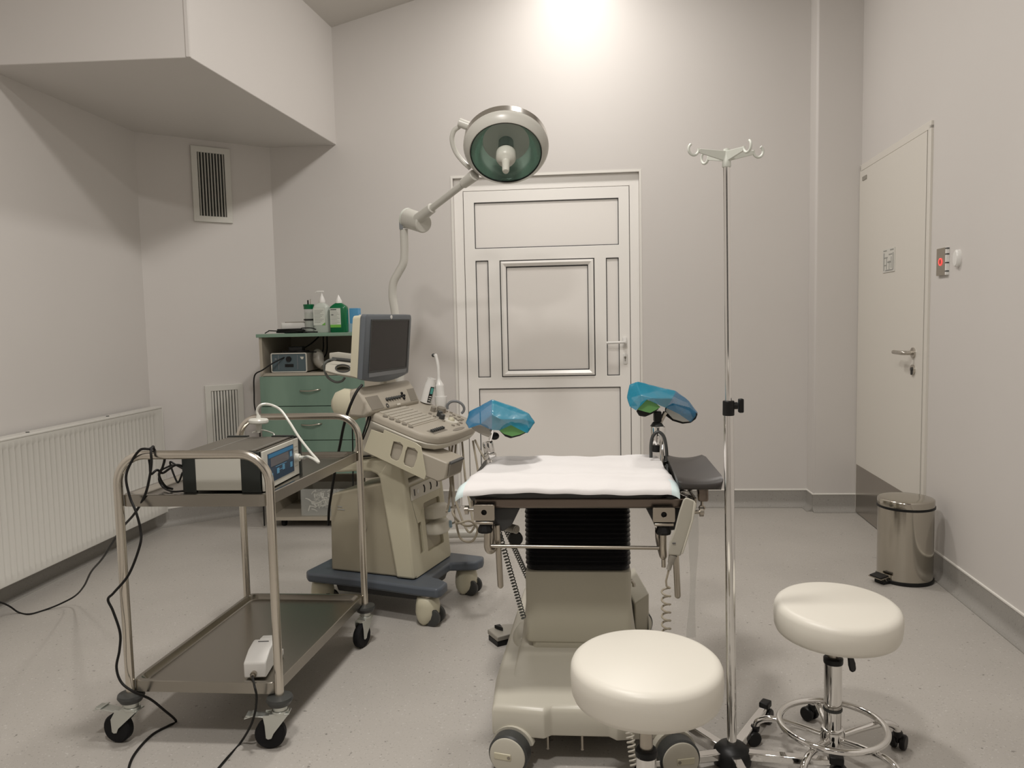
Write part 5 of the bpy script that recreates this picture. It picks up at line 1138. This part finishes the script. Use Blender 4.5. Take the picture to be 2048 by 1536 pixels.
# padded channel under the film: black shell, green pad
shell([(999, 862), (1010, 873), (1021, 877), (1040, 872), (1054, 865), (1060, 858), (1040, 850), (1012, 852)], 2.37, 2.50, [(1002, 854), (1012, 862), (1021, 866), (1038, 862), (1050, 856), (1055, 850), (1038, 845), (1014, 846)], 'pad_shell', 'black', lps, 0.003)
shell([(998, 861), (1008, 868), (1024, 873), (1040, 869), (1052, 864), (1045, 852), (1024, 843), (1008, 850)], 2.364, 2.372, [(998, 861), (1008, 868), (1024, 873), (1040, 869), (1052, 864), (1045, 852), (1024, 843), (1008, 850)], 'green_pad', 'green_pad', lps, 0.001)
plab(bpy.data.objects['green_pad'], 'green inner pad')
def film(name, front, yb, label, centre_shift=0.0, parts=None):
    """tented plastic film: list of triangles/quads from named points; every point has its own depth"""
    pts, faces, mats_, fi = front
    q = MB(); P = {k: at_y(*v) for k, v in pts.items()}
    keys = list(P); vsf = [P[k] for k in keys]; idx = {k: i for i, k in enumerate(keys)}
    for mi_, f in faces: q.mi(mi_).add([P[k] for k in f], [list(range(len(f)))])
    return q, P
def build_film(name, pts, faces, par_label, cat, wr=0.0016, levels=4, seedv=1):
    keys = list(pts); P = [at_y(*pts[k]) for k in keys]; ix = {k: i for i, k in enumerate(keys)}
    bm = bmesh.new(); V = [bm.verts.new(p) for p in P]
    for mi_, f in faces: fc = bm.faces.new([V[ix[k]] for k in f]); fc.material_index = mi_
    bmesh.ops.recalc_face_normals(bm, faces=bm.faces)
    c = sum(P, Vector()) / len(P); crease = bm.edges.layers.float.get('crease_edge') or bm.edges.layers.float.new('crease_edge')
    for e_ in bm.edges: e_[crease] = 0.62
    me = bpy.data.meshes.new(name); 
    for v in bm.verts: v.co -= c
    bm.to_mesh(me); bm.free()
    for m_ in ('film', 'film2', 'paperblue'): me.materials.append(M[m_])
    for p in me.polygons: p.use_smooth = True
    o = bpy.data.objects.new(name, me); COL.objects.link(o); o.location = c; WL[o.name] = c.copy()
    s_ = o.modifiers.new('s', 'SUBSURF'); s_.levels = s_.render_levels = levels
    tx = bpy.data.textures.new(name + '_crinkle', 'CLOUDS'); tx.noise_scale = 0.03
    d_ = o.modifiers.new('d', 'DISPLACE'); d_.texture = tx; d_.strength = wr * 2; d_.mid_level = 0.5
    return tag(o, par_label, cat)
ptsL = {'A': (931, 846, 2.36), 'A2': (937, 823, 2.38), 'B': (984, 798, 2.40), 'C': (1030, 813, 2.42), 'D': (1058, 826, 2.42), 'E': (1071, 845, 2.40), 'E2': (1055, 867, 2.36),
        'N': (1022, 850, 2.345), 'G': (999, 861, 2.36), 'H': (984, 860, 2.345), 'I': (936, 857, 2.34), 'J': (960, 849, 2.335), 'K': (1000, 838, 2.325), 'S': (984, 828, 2.335), 'L': (1045, 838, 2.36),
        'bA': (938, 840, 2.50), 'bB': (986, 806, 2.52), 'bD': (1052, 832, 2.53), 'bE': (1058, 850, 2.50), 'bG': (1000, 852, 2.48), 'bH': (955, 852, 2.48)}
fcL = [(1, ['A', 'A2', 'B', 'S', 'J', 'I']), (1, ['S', 'H', 'J']), (0, ['B', 'C', 'K', 'S']), (0, ['C', 'D', 'L', 'K']), (0, ['D', 'E', 'L']), (0, ['E', 'E2', 'N', 'L']), (0, ['N', 'K', 'L']), (0, ['K', 'N', 'G', 'H', 'S']),
       (0, ['B', 'A2', 'A', 'bA', 'bB']), (0, ['C', 'B', 'bB', 'bD']), (0, ['D', 'C', 'bD']), (0, ['E', 'D', 'bD', 'bE']), (0, ['E2', 'E', 'bE']), (1, ['A', 'I', 'bH', 'bA'])]
build_film('plastic_cover', ptsL, fcL, 'blue plastic film cover stretched over the left leg support', 'plastic cover')
# right support
rps = thing('leg_support', 'right leg support of the examination table with chrome arm and black hose', 'leg support', at_y(1335, 930, 2.40))
YR = 2.50
Rr = lambda u, v, y=YR: at_y(u, v, y)
MB().lathe([(0.0235, 0), (0.0235, 0.05), (0.022, 0.054), (0.0, 0.055)], Rr(1316, 885), (Rr(1316, 853) - Rr(1316, 885)), 28).build('chrome_housing', 'chrome', rps)
MB().lathe([(0.022, 0), (0.014, 0.012), (0.008, 0.016), (0, 0.017)], Rr(1314, 852), (Rr(1314, 840) - Rr(1314, 852)), 24).build('housing_cap', 'darkgrey', rps)
MB().box(Rr(1307, 843) - Vector((0, .02, 0)), Rr(1322, 822) + Vector((0, .015, 0))).build('joint_block', 'black', rps, bevel=0.003)
MB().cyl(Rr(1319, 846), Rr(1331, 824), 0.0075, n=14).build('joint_arm', 'steel_tube', rps)
MB().cyl(Rr(1314, 903), Rr(1314, 890), 0.016, n=24).build('lower_collar', 'black', rps)
MB().cyl(Rr(1314, 890), Rr(1314, 878), 0.008, n=24).build('spindle', 'chrome', rps)
MB().tube([at_y(1302, 915, 2.42), at_y(1302, 890, 2.42), at_y(1306, 872, 2.42), at_y(1316, 864, 2.42), at_y(1327, 872, 2.42), at_y(1332, 892, 2.42), at_y(1334, 920, 2.42), at_y(1335, 950, 2.40), at_y(1336, 975, 2.38)], 0.0052, 12, 8).build('black_hose', 'darkgrey', rps)
MB().tube([at_y(1320, 868, 2.47), at_y(1325, 880, 2.46), at_y(1325, 905, 2.44), at_y(1325, 935, 2.42), at_y(1328, 960, 2.40), at_y(1329, 985, 2.385)], lambda t: 0.0062 + 0.003 * math.sin(min(1, t * 1.3) * PI), 14, 8).build('chrome_arm', 'chrome', rps)
q = MB(); c_ = at_y(1341, 936, 2.42)
q.lathe([(0.006, -0.03), (0.016, -0.024), (0.013, -0.012), (0.018, -0.004), (0.014, 0.006), (0.016, 0.016), (0.010, 0.028), (0, 0.03)], c_, (0.35, -0.2, -1), 9); q.build('ribbed_knob', 'black', rps, ang=25)
MB().box(at_y(1334, 958, 2.43), at_y(1352, 950, 2.39)).build('clamp', 'black', rps, bevel=0.003)
MB().cyl(at_y(1329, 985, 2.385), (0.300, 2.38, 0.705), 0.009, n=16).build('mounting_post', 'chrome', rps)
shell([(1272, 822), (1278, 832), (1290, 834), (1304, 828), (1318, 818), (1312, 806), (1290, 806)], 2.45, 2.58, [(1276, 816), (1281, 824), (1291, 826), (1303, 821), (1313, 812), (1310, 804), (1291, 803)], 'pad_shell', 'black', rps, 0.003)
gp = shell([(1275, 819), (1288, 823), (1300, 826), (1312, 820), (1321, 814), (1310, 805), (1292, 799), (1283, 804)], 2.438, 2.446, [(1275, 819), (1288, 823), (1300, 826), (1312, 820), (1321, 814), (1310, 805), (1292, 799), (1283, 804)], 'green_pad', 'green_pad', rps, 0.001)
shell([(1329, 830), (1345, 842), (1365, 848), (1382, 846), (1392, 838), (1396, 828), (1380, 815), (1345, 806), (1330, 815)], 2.52, 2.56, [(1331, 828), (1346, 838), (1365, 843), (1381, 841), (1388, 835), (1391, 827), (1378, 817), (1346, 809), (1333, 816)], 'shell_rim', 'black', rps, 0.003)
shell([(1331, 822), (1346, 838), (1366, 844), (1380, 843), (1386, 836), (1380, 822), (1350, 810), (1334, 814)], 2.51, 2.518, [(1331, 822), (1346, 838), (1366, 844), (1380, 843), (1386, 836), (1380, 822), (1350, 810), (1334, 814)], 'shell_lining', 'pump_white', rps, 0.001)
ptsR = {'A': (1253, 795, 2.46), 'A2': (1259, 768, 2.48), 'A3': (1274, 762, 2.48), 'B': (1320, 774, 2.50), 'C': (1352, 781, 2.50), 'D': (1378, 801, 2.52), 'E': (1397, 826, 2.53), 'E2': (1382, 845, 2.50),
        'F': (1358, 828, 2.46), 'G': (1333, 816, 2.45), 'H': (1322, 812, 2.43), 'N': (1294, 799, 2.42), 'I': (1272, 821, 2.43), 'I2': (1258, 812, 2.44), 'K': (1310, 796, 2.415), 'S': (1345, 797, 2.45), 'L': (1280, 790, 2.43),
        'bA': (1262, 795, 2.60), 'bB': (1318, 780, 2.64), 'bD': (1374, 806, 2.64), 'bE': (1386, 828, 2.62), 'bI': (1275, 812, 2.57)}
fcR = [(0, ['A', 'A2', 'A3', 'L', 'I2']), (0, ['A3', 'B', 'K', 'L']), (0, ['B', 'C', 'S', 'K']), (1, ['C', 'D', 'E', 'F', 'S']), (1, ['E', 'E2', 'F']), (1, ['F', 'G', 'S']), (0, ['S', 'G', 'H', 'K']), (0, ['K', 'H', 'N']), (0, ['K', 'N', 'L']), (0, ['N', 'I', 'I2', 'L']),
       (0, ['A2', 'A', 'bA']), (0, ['A3', 'A2', 'bA', 'bB']), (0, ['B', 'A3', 'bB']), (0, ['C', 'B', 'bB']), (0, ['D', 'C', 'bB', 'bD']), (1, ['E', 'D', 'bD', 'bE']), (1, ['E2', 'E', 'bE']), (0, ['A', 'I2', 'bI', 'bA'])]
build_film('plastic_cover', ptsR, fcR, 'blue plastic film cover stretched over the right leg support by the drip stand', 'plastic cover')

# ---------------- arm support pad on the right
ap = thing('arm_support', 'black padded arm support on a steel bracket between the table and drip stand', 'arm support', at_y(1401, 980, 2.15))
YP = 2.15
c0_ = [(1356, 976), (1446, 976)]
L = []
for dy_, zt_, zb_, hwl in ((0.0, 0.0, 0.0, 0.0),):
    pass
def aloop(y, w0, w1, zt, zb, dip):
    P = []; N = 12
    for k in range(N + 1): s = k / N; P.append(Vector((w0 + (w1 - w0) * s, y, zt - dip * 4 * s * (1 - s) + 0.0)))
    for k in range(N + 1): s = 1 - k / N; P.append(Vector((w0 + (w1 - w0) * s + (0.006 if s < .1 else (-0.006 if s > .9 else 0)), y, zb)))
    return P
xl, xr_ = at_y(1355, 975, 2.10).x, at_y(1447, 975, 2.10).x
zt_ = at_y(1400, 962, 2.10).z
MB().loft([aloop(2.095, xl + .006, xr_ - .006, zt_ - 0.006, zt_ - 0.018, 0.003), aloop(2.10, xl, xr_, zt_ + 0.004, zt_ - 0.024, 0.008), aloop(2.13, xl - 0.001, xr_, zt_ + 0.010, zt_ - 0.026, 0.009), aloop(2.40, xl + .006, xr_ + .002, zt_ + 0.014, zt_ - 0.022, 0.010), aloop(2.44, xl + 0.012, xr_ - .004, zt_ + 0.013, zt_ - 0.016, 0.009), aloop(2.452, xl + 0.018, xr_ - .012, zt_ + 0.006, zt_ - 0.01, 0.007)]).build('arm_pad', 'vinylgrey', ap, ang=50)
zq = zt_ - 0.032
MB().tube([(0.318, 2.19, 0.70), at_y(1355, 985, 2.19), at_y(1362, 978, 2.19), at_y(1375, 977, 2.19), (at_y(1398, 984, 2.19).x, 2.19, zq + 0.002)], 0.0085, 14, 8).build('bracket_arm', 'chrome', ap)
MB().rbox((at_y(1405, 990, 2.19).x, 2.19, zt_ - 0.052), (0.0145, 0.016, 0.024), 0.004).build('bracket_block', 'brownrail', ap)
pe = at_y(1404, 1006, 2.19)
MB().cyl(pe + up * 0.012, pe - up * 0.008, 0.004, n=12).torus(pe - up * 0.014, (0, 1, 0), 0.0068, 0.003, 20, 8).build('eye_screw', 'clampsteel', ap)

# ---------------- hand control clipped to the rail, with its coiled cable
hc = thing('hand_control', 'beige hand control hanging from the right end of the table rail', 'remote control', at_y(1362, 1060, 2.08))
hp_ = [(1372, 994), (1389, 1001), (1393, 1010), (1386, 1040), (1372, 1085), (1361, 1112), (1336, 1110), (1339, 1085), (1349, 1060), (1358, 1024), (1366, 1000)]
MB().loft([[at_y(u, v, 2.065) for u, v in hp_], [at_y(u, v, 2.085) for u, v in hp_]]).build('handset', 'handset', hc, bevel=0.004, seg=3)
hp2 = [(1388, 1001), (1393, 1008), (1387, 1040), (1374, 1083), (1366, 1108), (1362, 1108), (1370, 1083), (1383, 1040)]
MB().loft([[at_y(u, v, 2.058) for u, v in hp2], [at_y(u, v, 2.0645) for u, v in hp2]]).build('side_ridge', 'base', hc, bevel=0.002)
MB().box(at_y(1345, 1088, 2.062), at_y(1351, 1085, 2.066)).build('print_mark', 'print', hc)
MB().lathe([(0.012, 0), (0.0085, 0.022), (0.0065, 0.026), (0.0065, 0.042), (0, 0.042)], at_y(1346, 1110, 2.075), (at_y(1337, 1140, 2.075) - at_y(1346, 1110, 2.075)), 16).build('cable_boot', 'shellgrey', hc)
P = [at_y(1338, 1138, 2.075), at_y(1335, 1150, 2.075), at_y(1332, 1162, 2.075), at_y(1333, 1172, 2.075)]
turns = 14; z_top = at_y(1335, 1176, 2.075).z
for k in range(turns * 12):
    a = 2 * PI * k / 12; P.append(Vector((at_y(1332, 1200, 2.075).x + 0.0115 * math.cos(a), 2.075 + 0.0115 * math.sin(a), z_top - 0.0228 * k / 12)))
MB().tube(P, 0.0028, 8, 1).build('coiled_cord', 'cablegrey', hc)
# coiled cords on the left of the column
def coil(p0, p1, R, pitch, r, n_per=10, wiggle=0.0):
    p0, p1 = Vector(p0), Vector(p1); d_ = p1 - p0; x_, y_ = perp(d_); N = int(d_.length / pitch * n_per)
    return [p0 + d_ * (k / N) + Vector((0, 0, -wiggle * math.sin(PI * k / N))) + (x_ * math.cos(2 * PI * k / n_per) + y_ * math.sin(2 * PI * k / n_per)) * R for k in range(N + 1)]
tag(MB().tube(coil(at_y(994, 1050, 2.26), at_y(1048, 1238, 2.33), 0.0072, 0.0105, 0.002), 0.0018, 6, 1).build('spiral_cable', 'cabledark'), 'dark coiled cord running from the left clamp down to the foot control', 'cable')
tag(MB().tube(coil(at_y(1008, 1050, 2.30), at_y(1058, 1162, 2.42), 0.0072, 0.0105, 0.002), 0.0018, 6, 1).build('spiral_cable', 'cabledark'), 'dark coiled cord passing behind the black knob into the column', 'cable')
# foot control at the left of the base
fc_ = thing('foot_control', 'cream foot control with a black soled side pedal left of the table base', 'foot control', at_z(1035, 1290, 0.0))
fz0 = at_z(998, 1281, 0.0)
q = MB(); q.prism([at_z(975, 1268, 0.022), at_z(995, 1284, 0.022), at_z(1040, 1272, 0.022), at_z(1040, 1256, 0.022), at_z(1006, 1257, 0.022)], (0, 0, 0.018)); q.build('pedal', 'shellgrey', fc_, bevel=0.003)
q = MB(); q.prism([at_z(977, 1270, 0.020), at_z(995, 1284, 0.020), at_z(1040, 1273, 0.020), at_z(1040, 1257, 0.020)], (0, 0, -0.0195)); q.build('pedal_sole', 'black', fc_, bevel=0.001)
q = MB(); q.prism([at_z(989, 1250, 0.055), at_z(1001, 1254, 0.055), at_z(1006, 1256, 0.055), at_z(1000, 1248, 0.055)], (0, 0, -0.012)); q.build('toe_button', 'black', fc_)
fx = at_z(1046, 1290, 0.0)
L = []
for z, rx, ry in ((0.012, 0.035, 0.12), (0.05, 0.042, 0.125), (0.09, 0.045, 0.125), (0.13, 0.042, 0.115), (0.165, 0.034, 0.10), (0.185, 0.018, 0.08)):
    L.append([Vector((fx.x + 0.022 + rx * math.cos(2 * PI * i / 32), 2.50 + ry * math.sin(2 * PI * i / 32), z)) for i in range(32)])
MB().loft(L).build('housing', 'base', fc_, ang=60)
# foot pedal cover on the right of the base
rc = thing('foot_control', 'cream foot control cover with a dark slot right of the table base', 'foot control', (at_z(1290, 1280, 0).x, 2.62, 0))
x_a, x_b = at_y(1272, 1200, 2.55).x, at_y(1297, 1200, 2.55).x
q = MB(); q.prism([(x_a, 2.55, 0.0), (x_b, 2.55, 0.0), (x_b + .002, 2.55, at_y(1296, 1187, 2.55).z), (x_a - .004, 2.55, at_y(1272, 1207, 2.55).z)], (-0.03, 0.28, 0)); q.build('cover', 'base', rc, bevel=0.004)
q = MB(); q.prism([(x_b - 0.012, 2.546, 0.0), (x_b - 0.001, 2.546, 0.0), (x_b - 0.001, 2.546, at_y(1296, 1232, 2.55).z)], (0, 0.003, 0)); q.build('slot', 'black', rc)
MB().box((x_a - 0.035, 2.6, 0.02), (x_a + 0.0, 2.78, 0.20)).build('mount', 'base', rc, bevel=0.01)
MB().tube([at_y(1262, 1160, 2.5), at_y(1267, 1166, 2.5), at_y(1268, 1173, 2.5)], 0.006, 10, 6).build('cover_clip', 'steel', rc)
# translucent plastic sheet strip hanging behind the hand control
q = MB(); L = []
for k in range(13):
    t = k / 12; v_ = 990 + 285 * t; wd_ = 0.012 + 0.004 * math.sin(7 * t)
    c_ = at_y(1384 + 3 * math.sin(4 * t), v_, 2.28)
    L.append([c_ + Vector((wd_ * math.cos(2 * PI * i / 10), 0.003 * math.sin(2 * PI * i / 10) + 0.004 * math.sin(3 * wd_ * i), 0)) for i in range(10)])
tag(q.loft(L).build('clear_sleeve', 'shield', ang=80), 'clear plastic sleeve hanging under the black arm support', 'plastic sleeve')
# cream coiled cord under the near stool
tag(MB().tube(coil(at_y(1258, 1455, 1.98), at_y(1268, 1530, 1.95), 0.0095, 0.011, 0.003), 0.0028, 7, 1).build('spiral_cable', 'cream2'), 'cream coiled cord hanging under the table base behind the near stool', 'cable')

# ================================================================== DRIP STAND
ix = at_y(1464, 1500, 2.05).x
iy = 2.05
iv = thing('drip_stand', 'tall chrome drip stand with four white hooks on a black hub', 'drip stand', (ix, iy, 0))
zk = at_y(1458, 811, iy).z; ztop = at_y(1453, 333, iy).z; xt = at_y(1453, 333, iy).x; xk = at_y(1457, 811, iy).x
MB().cyl((ix, iy, 0.03), (xk, iy, zk), 0.0128, n=32).build('lower_tube', 'chrome', iv)
MB().cyl((xk, iy, zk), (xt, iy, ztop), 0.0083, n=32).build('upper_tube', 'chrome', iv)
zk0, zk1 = at_y(1457, 831, iy).z, at_y(1457, 801, iy).z
MB().cyl((xk, iy, zk0), (xk, iy, zk1), 0.0152, 0.0148, 32).build('clamp_collar', 'black', iv, bevel=0.002)
xh = at_y(1481, 807, iy).x
q = MB(); q.cyl((xk, iy, (zk0 * .35 + zk1 * .65)), (xh - .008, iy, (zk0 * .35 + zk1 * .65)), 0.0095, n=20); q.build('knob_stem', 'black', iv)
q = MB(); q.obox((xh + .001, iy, (zk0 * .35 + zk1 * .65)), X, Y_, Z, (0.0065, 0.009, 0.0185)); q.build('clamp_knob', 'black', iv, bevel=0.003)
# hub, five legs with castors
MB().lathe([(0.050, 0.008), (0.052, 0.024), (0.048, 0.042), (0.036, 0.055), (0.018, 0.061), (0.0, 0.061)], (ix, iy, 0), up, 36).build('hub', 'black', iv)
pA = at_z(1385, 1450, 0.05); a_0 = math.atan2(pA.y - iy, pA.x - ix)
for k in range(5):
    a = a_0 + 2 * PI * k / 5; dl = Vector((math.cos(a), math.sin(a), 0)); sdd = Vector((-dl.y, dl.x, 0)); h0 = Vector((ix, iy, 0))
    q = MB(); q.loft([[h0 + dl * r_ + sdd * (w_ * sx) + up * (z_ + h_ * sz) for sx, sz in ((-1, -1), (1, -1), (1, 1), (-1, 1))] for r_, w_, z_, h_ in ((0.04, 0.014, 0.034, 0.011), (0.17, 0.0125, 0.044, 0.010), (0.25, 0.011, 0.052, 0.008))])
    q.build('leg', 'chrome', iv, bevel=0.003)
    q = MB(); q.box((-.5, -.5, 0), (.5, .5, 1)) if False else q.obox(h0 + dl * 0.262 + up * 0.059, dl, sdd, up, (0.018, 0.014, 0.010)); q.build('leg_end', 'black', iv, bevel=0.004)
    q = MB(); q.lathe([(0.004, -0.017), (0.020, -0.017), (0.0225, -0.013), (0.0225, 0.013), (0.020, 0.017), (0.004, 0.017)], h0 + dl * 0.268 + up * 0.0227, sdd, 24); q.build('castor', 'black', iv)
# top piece: white cross arms and hooks
zt = ztop
tp = MB(); tp.lathe([(0.0105, -0.014), (0.0115, -0.012), (0.0105, 0.004), (0.0080, 0.016), (0.0075, 0.032), (0.0, 0.034)], (xt, iy, zt + 0.012), up, 24); topo = tp.build('top_socket', 'whiteg', iv)
def V3(u, v, y): return at_y(u, v, y)
arms = [((1393, 300), 1.95, (1378, 300)), ((1520, 302), 2.12, (1523, 303)), ((1490, 295), 1.90, (1493, 295)), ((1413, 318), 2.14, (1413, 322))]
hub_t = Vector((xt, iy, zt + 0.030))
cfg = [((1398, 301), 2.03, -1), ((1506, 305), 2.07, 1), ((1487, 297), 1.99, 1), ((1417, 316), 2.11, -1)]
for (uv, yy, sg) in cfg:
    e_ = at_y(uv[0], uv[1], yy); dd = (e_ - hub_t); dn = dd.normalized(); sv = dn.cross(up).normalized()
    q = MB(); q.loft([[hub_t + sv * 0.006 + up * 0.008, hub_t - sv * 0.006 + up * 0.008, hub_t - sv * 0.003 - up * 0.018, hub_t + sv * 0.003 - up * 0.018], [e_ + sv * 0.005 + up * 0.004, e_ - sv * 0.005 + up * 0.004, e_ - sv * 0.002 - up * 0.006, e_ + sv * 0.002 - up * 0.006]])
    q.build('arm', 'whiteg', iv, bevel=0.001)
    dh = Vector((dn.x, dn.y, 0)).normalized(); R_h = 0.0135; cc = e_ + dh * (R_h + 0.001) + up * 0.003
    P = [cc - dh * R_h * math.cos(t) - up * R_h * 1.1 * math.sin(t) for t in [(-10 + 16 * k) * PI / 180 for k in range(15)]]
    P.append(P[-1] + up * 0.004 - dh * 0.004)
    q = MB(); q.tube(P, 0.0034, 10, 2); q.build('hook', 'whiteg', iv, ang=70)

# ================================================================== STOOLS
def make_stool(name, label, loc, zs, lever_a, rot, R, TH, ct_, tilt=0.0):
    st = thing(name, label, 'stool', (0, 0, 0), 'round white stools')
    MB().lathe([(0.0, zs - TH), (R - 0.014, zs - TH), (R - 0.006, zs - TH + 0.004), (R - 0.002, zs - TH + 0.014), (R, zs - 0.040), (R - 0.001, zs - 0.018), (R - 0.005, zs - 0.009), (R - 0.012, zs - 0.003), (R - 0.022, zs), (0.0, zs + 0.001)], (0, 0, 0), (0, -tilt, 1), 96).build('seat', 'stool', st, ang=60)
    MB().lathe([(0.0, zs - TH - .006), (0.06, zs - TH - .006), (0.06, zs - TH), (0.0, zs - TH)], (0, 0, 0), up, 32).build('seat_plate', 'black', st)
    MB().cyl((0, 0, 0.20), (0, 0, zs - TH + 0.004), 0.0150, n=32).build('piston', 'clampsteel', st)
    MB().cyl((0, 0, 0.075), (0, 0, ct_), 0.0230, n=40).build('column', 'chrome', st)
    MB().lathe([(0.0245, 0), (0.0255, 0.004), (0.0255, 0.014), (0.021, 0.018), (0.015, 0.0182)], (0, 0, ct_ - 0.004), up, 32).build('collar', 'black', st)
    MB().lathe([(0.0242, 0), (0.0252, 0.002), (0.0252, 0.006), (0.0242, 0.008)], (0, 0, 0.140), up, 32, cap=False).build('column_ring', 'darkgrey', st)
    MB().lathe([(0.026, 0.040), (0.032, 0.044), (0.032, 0.080), (0.028, 0.090), (0.023, 0.092)], (0, 0, 0), up, 36).build('hub', 'chrome', st)
    la = Vector((math.cos(lever_a), math.sin(lever_a), 0)); ls_ = Vector((-la.y, la.x, 0))
    MB().tube([la * 0.012 + up * (zs - TH - 0.006), la * 0.030 + up * (zs - TH - 0.012), la * 0.040 + up * (zs - TH - 0.026)], 0.0035, 8, 6).build('lever_rod', 'black', st)
    q = MB(); L = []
    for t, w_ in ((0, 0.005), (0.15, 0.007), (0.45, 0.009), (0.75, 0.014), (0.93, 0.012), (1.0, 0.006)):
        c = la * (0.040 + 0.018 * t) + up * (zs - TH - 0.026 - 0.075 * t); L.append([c + ls_ * w_ * sx + la * 0.003 * sy for sx, sy in ((-1, -1), (1, -1), (1, 1), (-1, 1))])
    q.loft(L); q.build('lever_paddle', 'black', st, bevel=0.002)
    MB().torus((0, 0, 0.097), up, 0.1370, 0.0088, 96, 16).build('foot_ring', 'chrome', st)
    for k in range(5):
        a = rot + 2 * PI * k / 5; dl = Vector((math.cos(a), math.sin(a), 0)); s2 = Vector((-dl.y, dl.x, 0))
        MB().tube([dl * 0.026 + up * 0.064, dl * 0.08 + up * 0.074, dl * 0.138 + up * 0.081, dl * 0.170 + up * 0.080, dl * 0.194 + up * 0.068, dl * 0.203 + up * 0.050], 0.0092, 14, 8).build('leg', 'chrome', st)
        q = MB(); q.lathe([(0.011, 0.054), (0.013, 0.050), (0.011, 0.038), (0.0, 0.038)], dl * 0.203, up, 20); q.build('castor_stem', 'black', st)
        wd_ = dl * 0.8 + s2 * 0.6; sw_ = Vector((-wd_.y, wd_.x, 0))
        for sg in (-1, 1):
            MB().lathe([(0.0, -0.0075), (0.0185, -0.0075), (0.021, -0.004), (0.021, 0.004), (0.0185, 0.0075), (0.0, 0.0075)], dl * 0.203 + wd_ * 0.010 + sw_ * 0.012 * sg + up * 0.0212, sw_, 24).build('castor_wheel', 'black', st)
        q = MB(); q.obox(dl * 0.203 + wd_ * 0.008 + up * 0.030, wd_, sw_, up, (0.014, 0.004, 0.010)); q.build('castor_hood', 'black', st, bevel=0.003)
    st.location = loc; WL[st.name] = Vector(loc); return st
# seat centres from their measured rims
c2 = at_z(1668, 1198, 0.450); c1 = at_z(1291, 1311, 0.456)
make_stool('round_stool', 'white round stool with chrome column and foot ring, right of the drip stand', (c2.x, c2.y, 0), 0.450, math.radians(-50), math.radians(16), 0.161, 0.080, 0.276, 0.06)
make_stool('round_stool', 'white round stool nearest the camera, in front of the examination table base', (c1.x, c1.y, 0), 0.456, math.radians(120), math.radians(160), 0.1695, 0.088, 0.225, 0.03)

# ================================================================== PEDAL BIN
Rb = 0.119; bxp = at_z(1808, 1175, 0.0); bx_, by_ = bxp.x + 0.050, bxp.y + Rb
bn = thing('pedal_bin', 'polished steel pedal bin standing by the right hand wall', 'bin', (bx_, by_, 0))
zl = 0.382
MB().lathe([(0.0, 0.0), (Rb - 0.002, 0.0), (Rb + 0.002, 0.004), (Rb + 0.002, 0.016), (Rb - 0.002, 0.018), (0, 0.018)], (bx_, by_, 0), up, 64).build('base_ring', 'black', bn)
MB().lathe([(Rb - 0.006, 0.018), (Rb - 0.002, 0.018), (Rb - 0.002, zl - 0.045), (Rb - 0.006, zl - 0.045)], (bx_, by_, 0), up, 96).build('body', 'bin', bn, ang=40)
MB().lathe([(Rb - 0.004, zl - 0.045), (Rb + 0.003, zl - 0.043), (Rb + 0.003, zl - 0.034), (Rb - 0.004, zl - 0.033)], (bx_, by_, 0), up, 64).build('rim', 'black', bn)
MB().lathe([(Rb - 0.008, zl - 0.033), (Rb, zl - 0.033), (Rb, zl - 0.010), (Rb - 0.001, zl - 0.006), (Rb - 0.005, zl - 0.003), (Rb - 0.014, zl - 0.001), (Rb * 0.5, zl), (0.0, zl + 0.0005)], (bx_, by_, 0), up, 96).build('lid', 'bin', bn, ang=40)
bv = (Vector((-0.90, -0.43, 0))).normalized(); bs_ = Vector((-bv.y, bv.x, 0)); bc_ = Vector((bx_, by_, 0))
q = MB(); q.tube([bc_ + bv * (Rb - 0.01) + bs_ * 0.022 + up * 0.012, bc_ + bv * (Rb + 0.012) + bs_ * 0.022 + up * 0.014, bc_ + bv * (Rb + 0.022) + bs_ * 0.024 + up * 0.03], 0.0025, 8, 3)
q.tube([bc_ + bv * (Rb - 0.01) - bs_ * 0.022 + up * 0.012, bc_ + bv * (Rb + 0.012) - bs_ * 0.022 + up * 0.014, bc_ + bv * (Rb + 0.022) - bs_ * 0.024 + up * 0.03], 0.0025, 8, 3); 
q.obox(bc_ + bv * (Rb + 0.034) + up * 0.033, bv + up * -0.15, bs_, up, (0.026, 0.036, 0.0018)); q.build('pedal_frame', 'clampsteel', bn)
plab(MB().obox(bc_ + bv * (Rb + 0.034) + up * 0.037, bv + up * -0.15, bs_, up, (0.023, 0.032, 0.0025)).build('pedal_pad', 'black', bn, bevel=0.001), 'black rubber pedal pad')
MB().obox(bc_ + bv * (Rb + 0.012) + up * 0.008, bv, bs_, up, (0.022, 0.026, 0.007)).build('pedal_foot', 'black', bn, bevel=0.002)
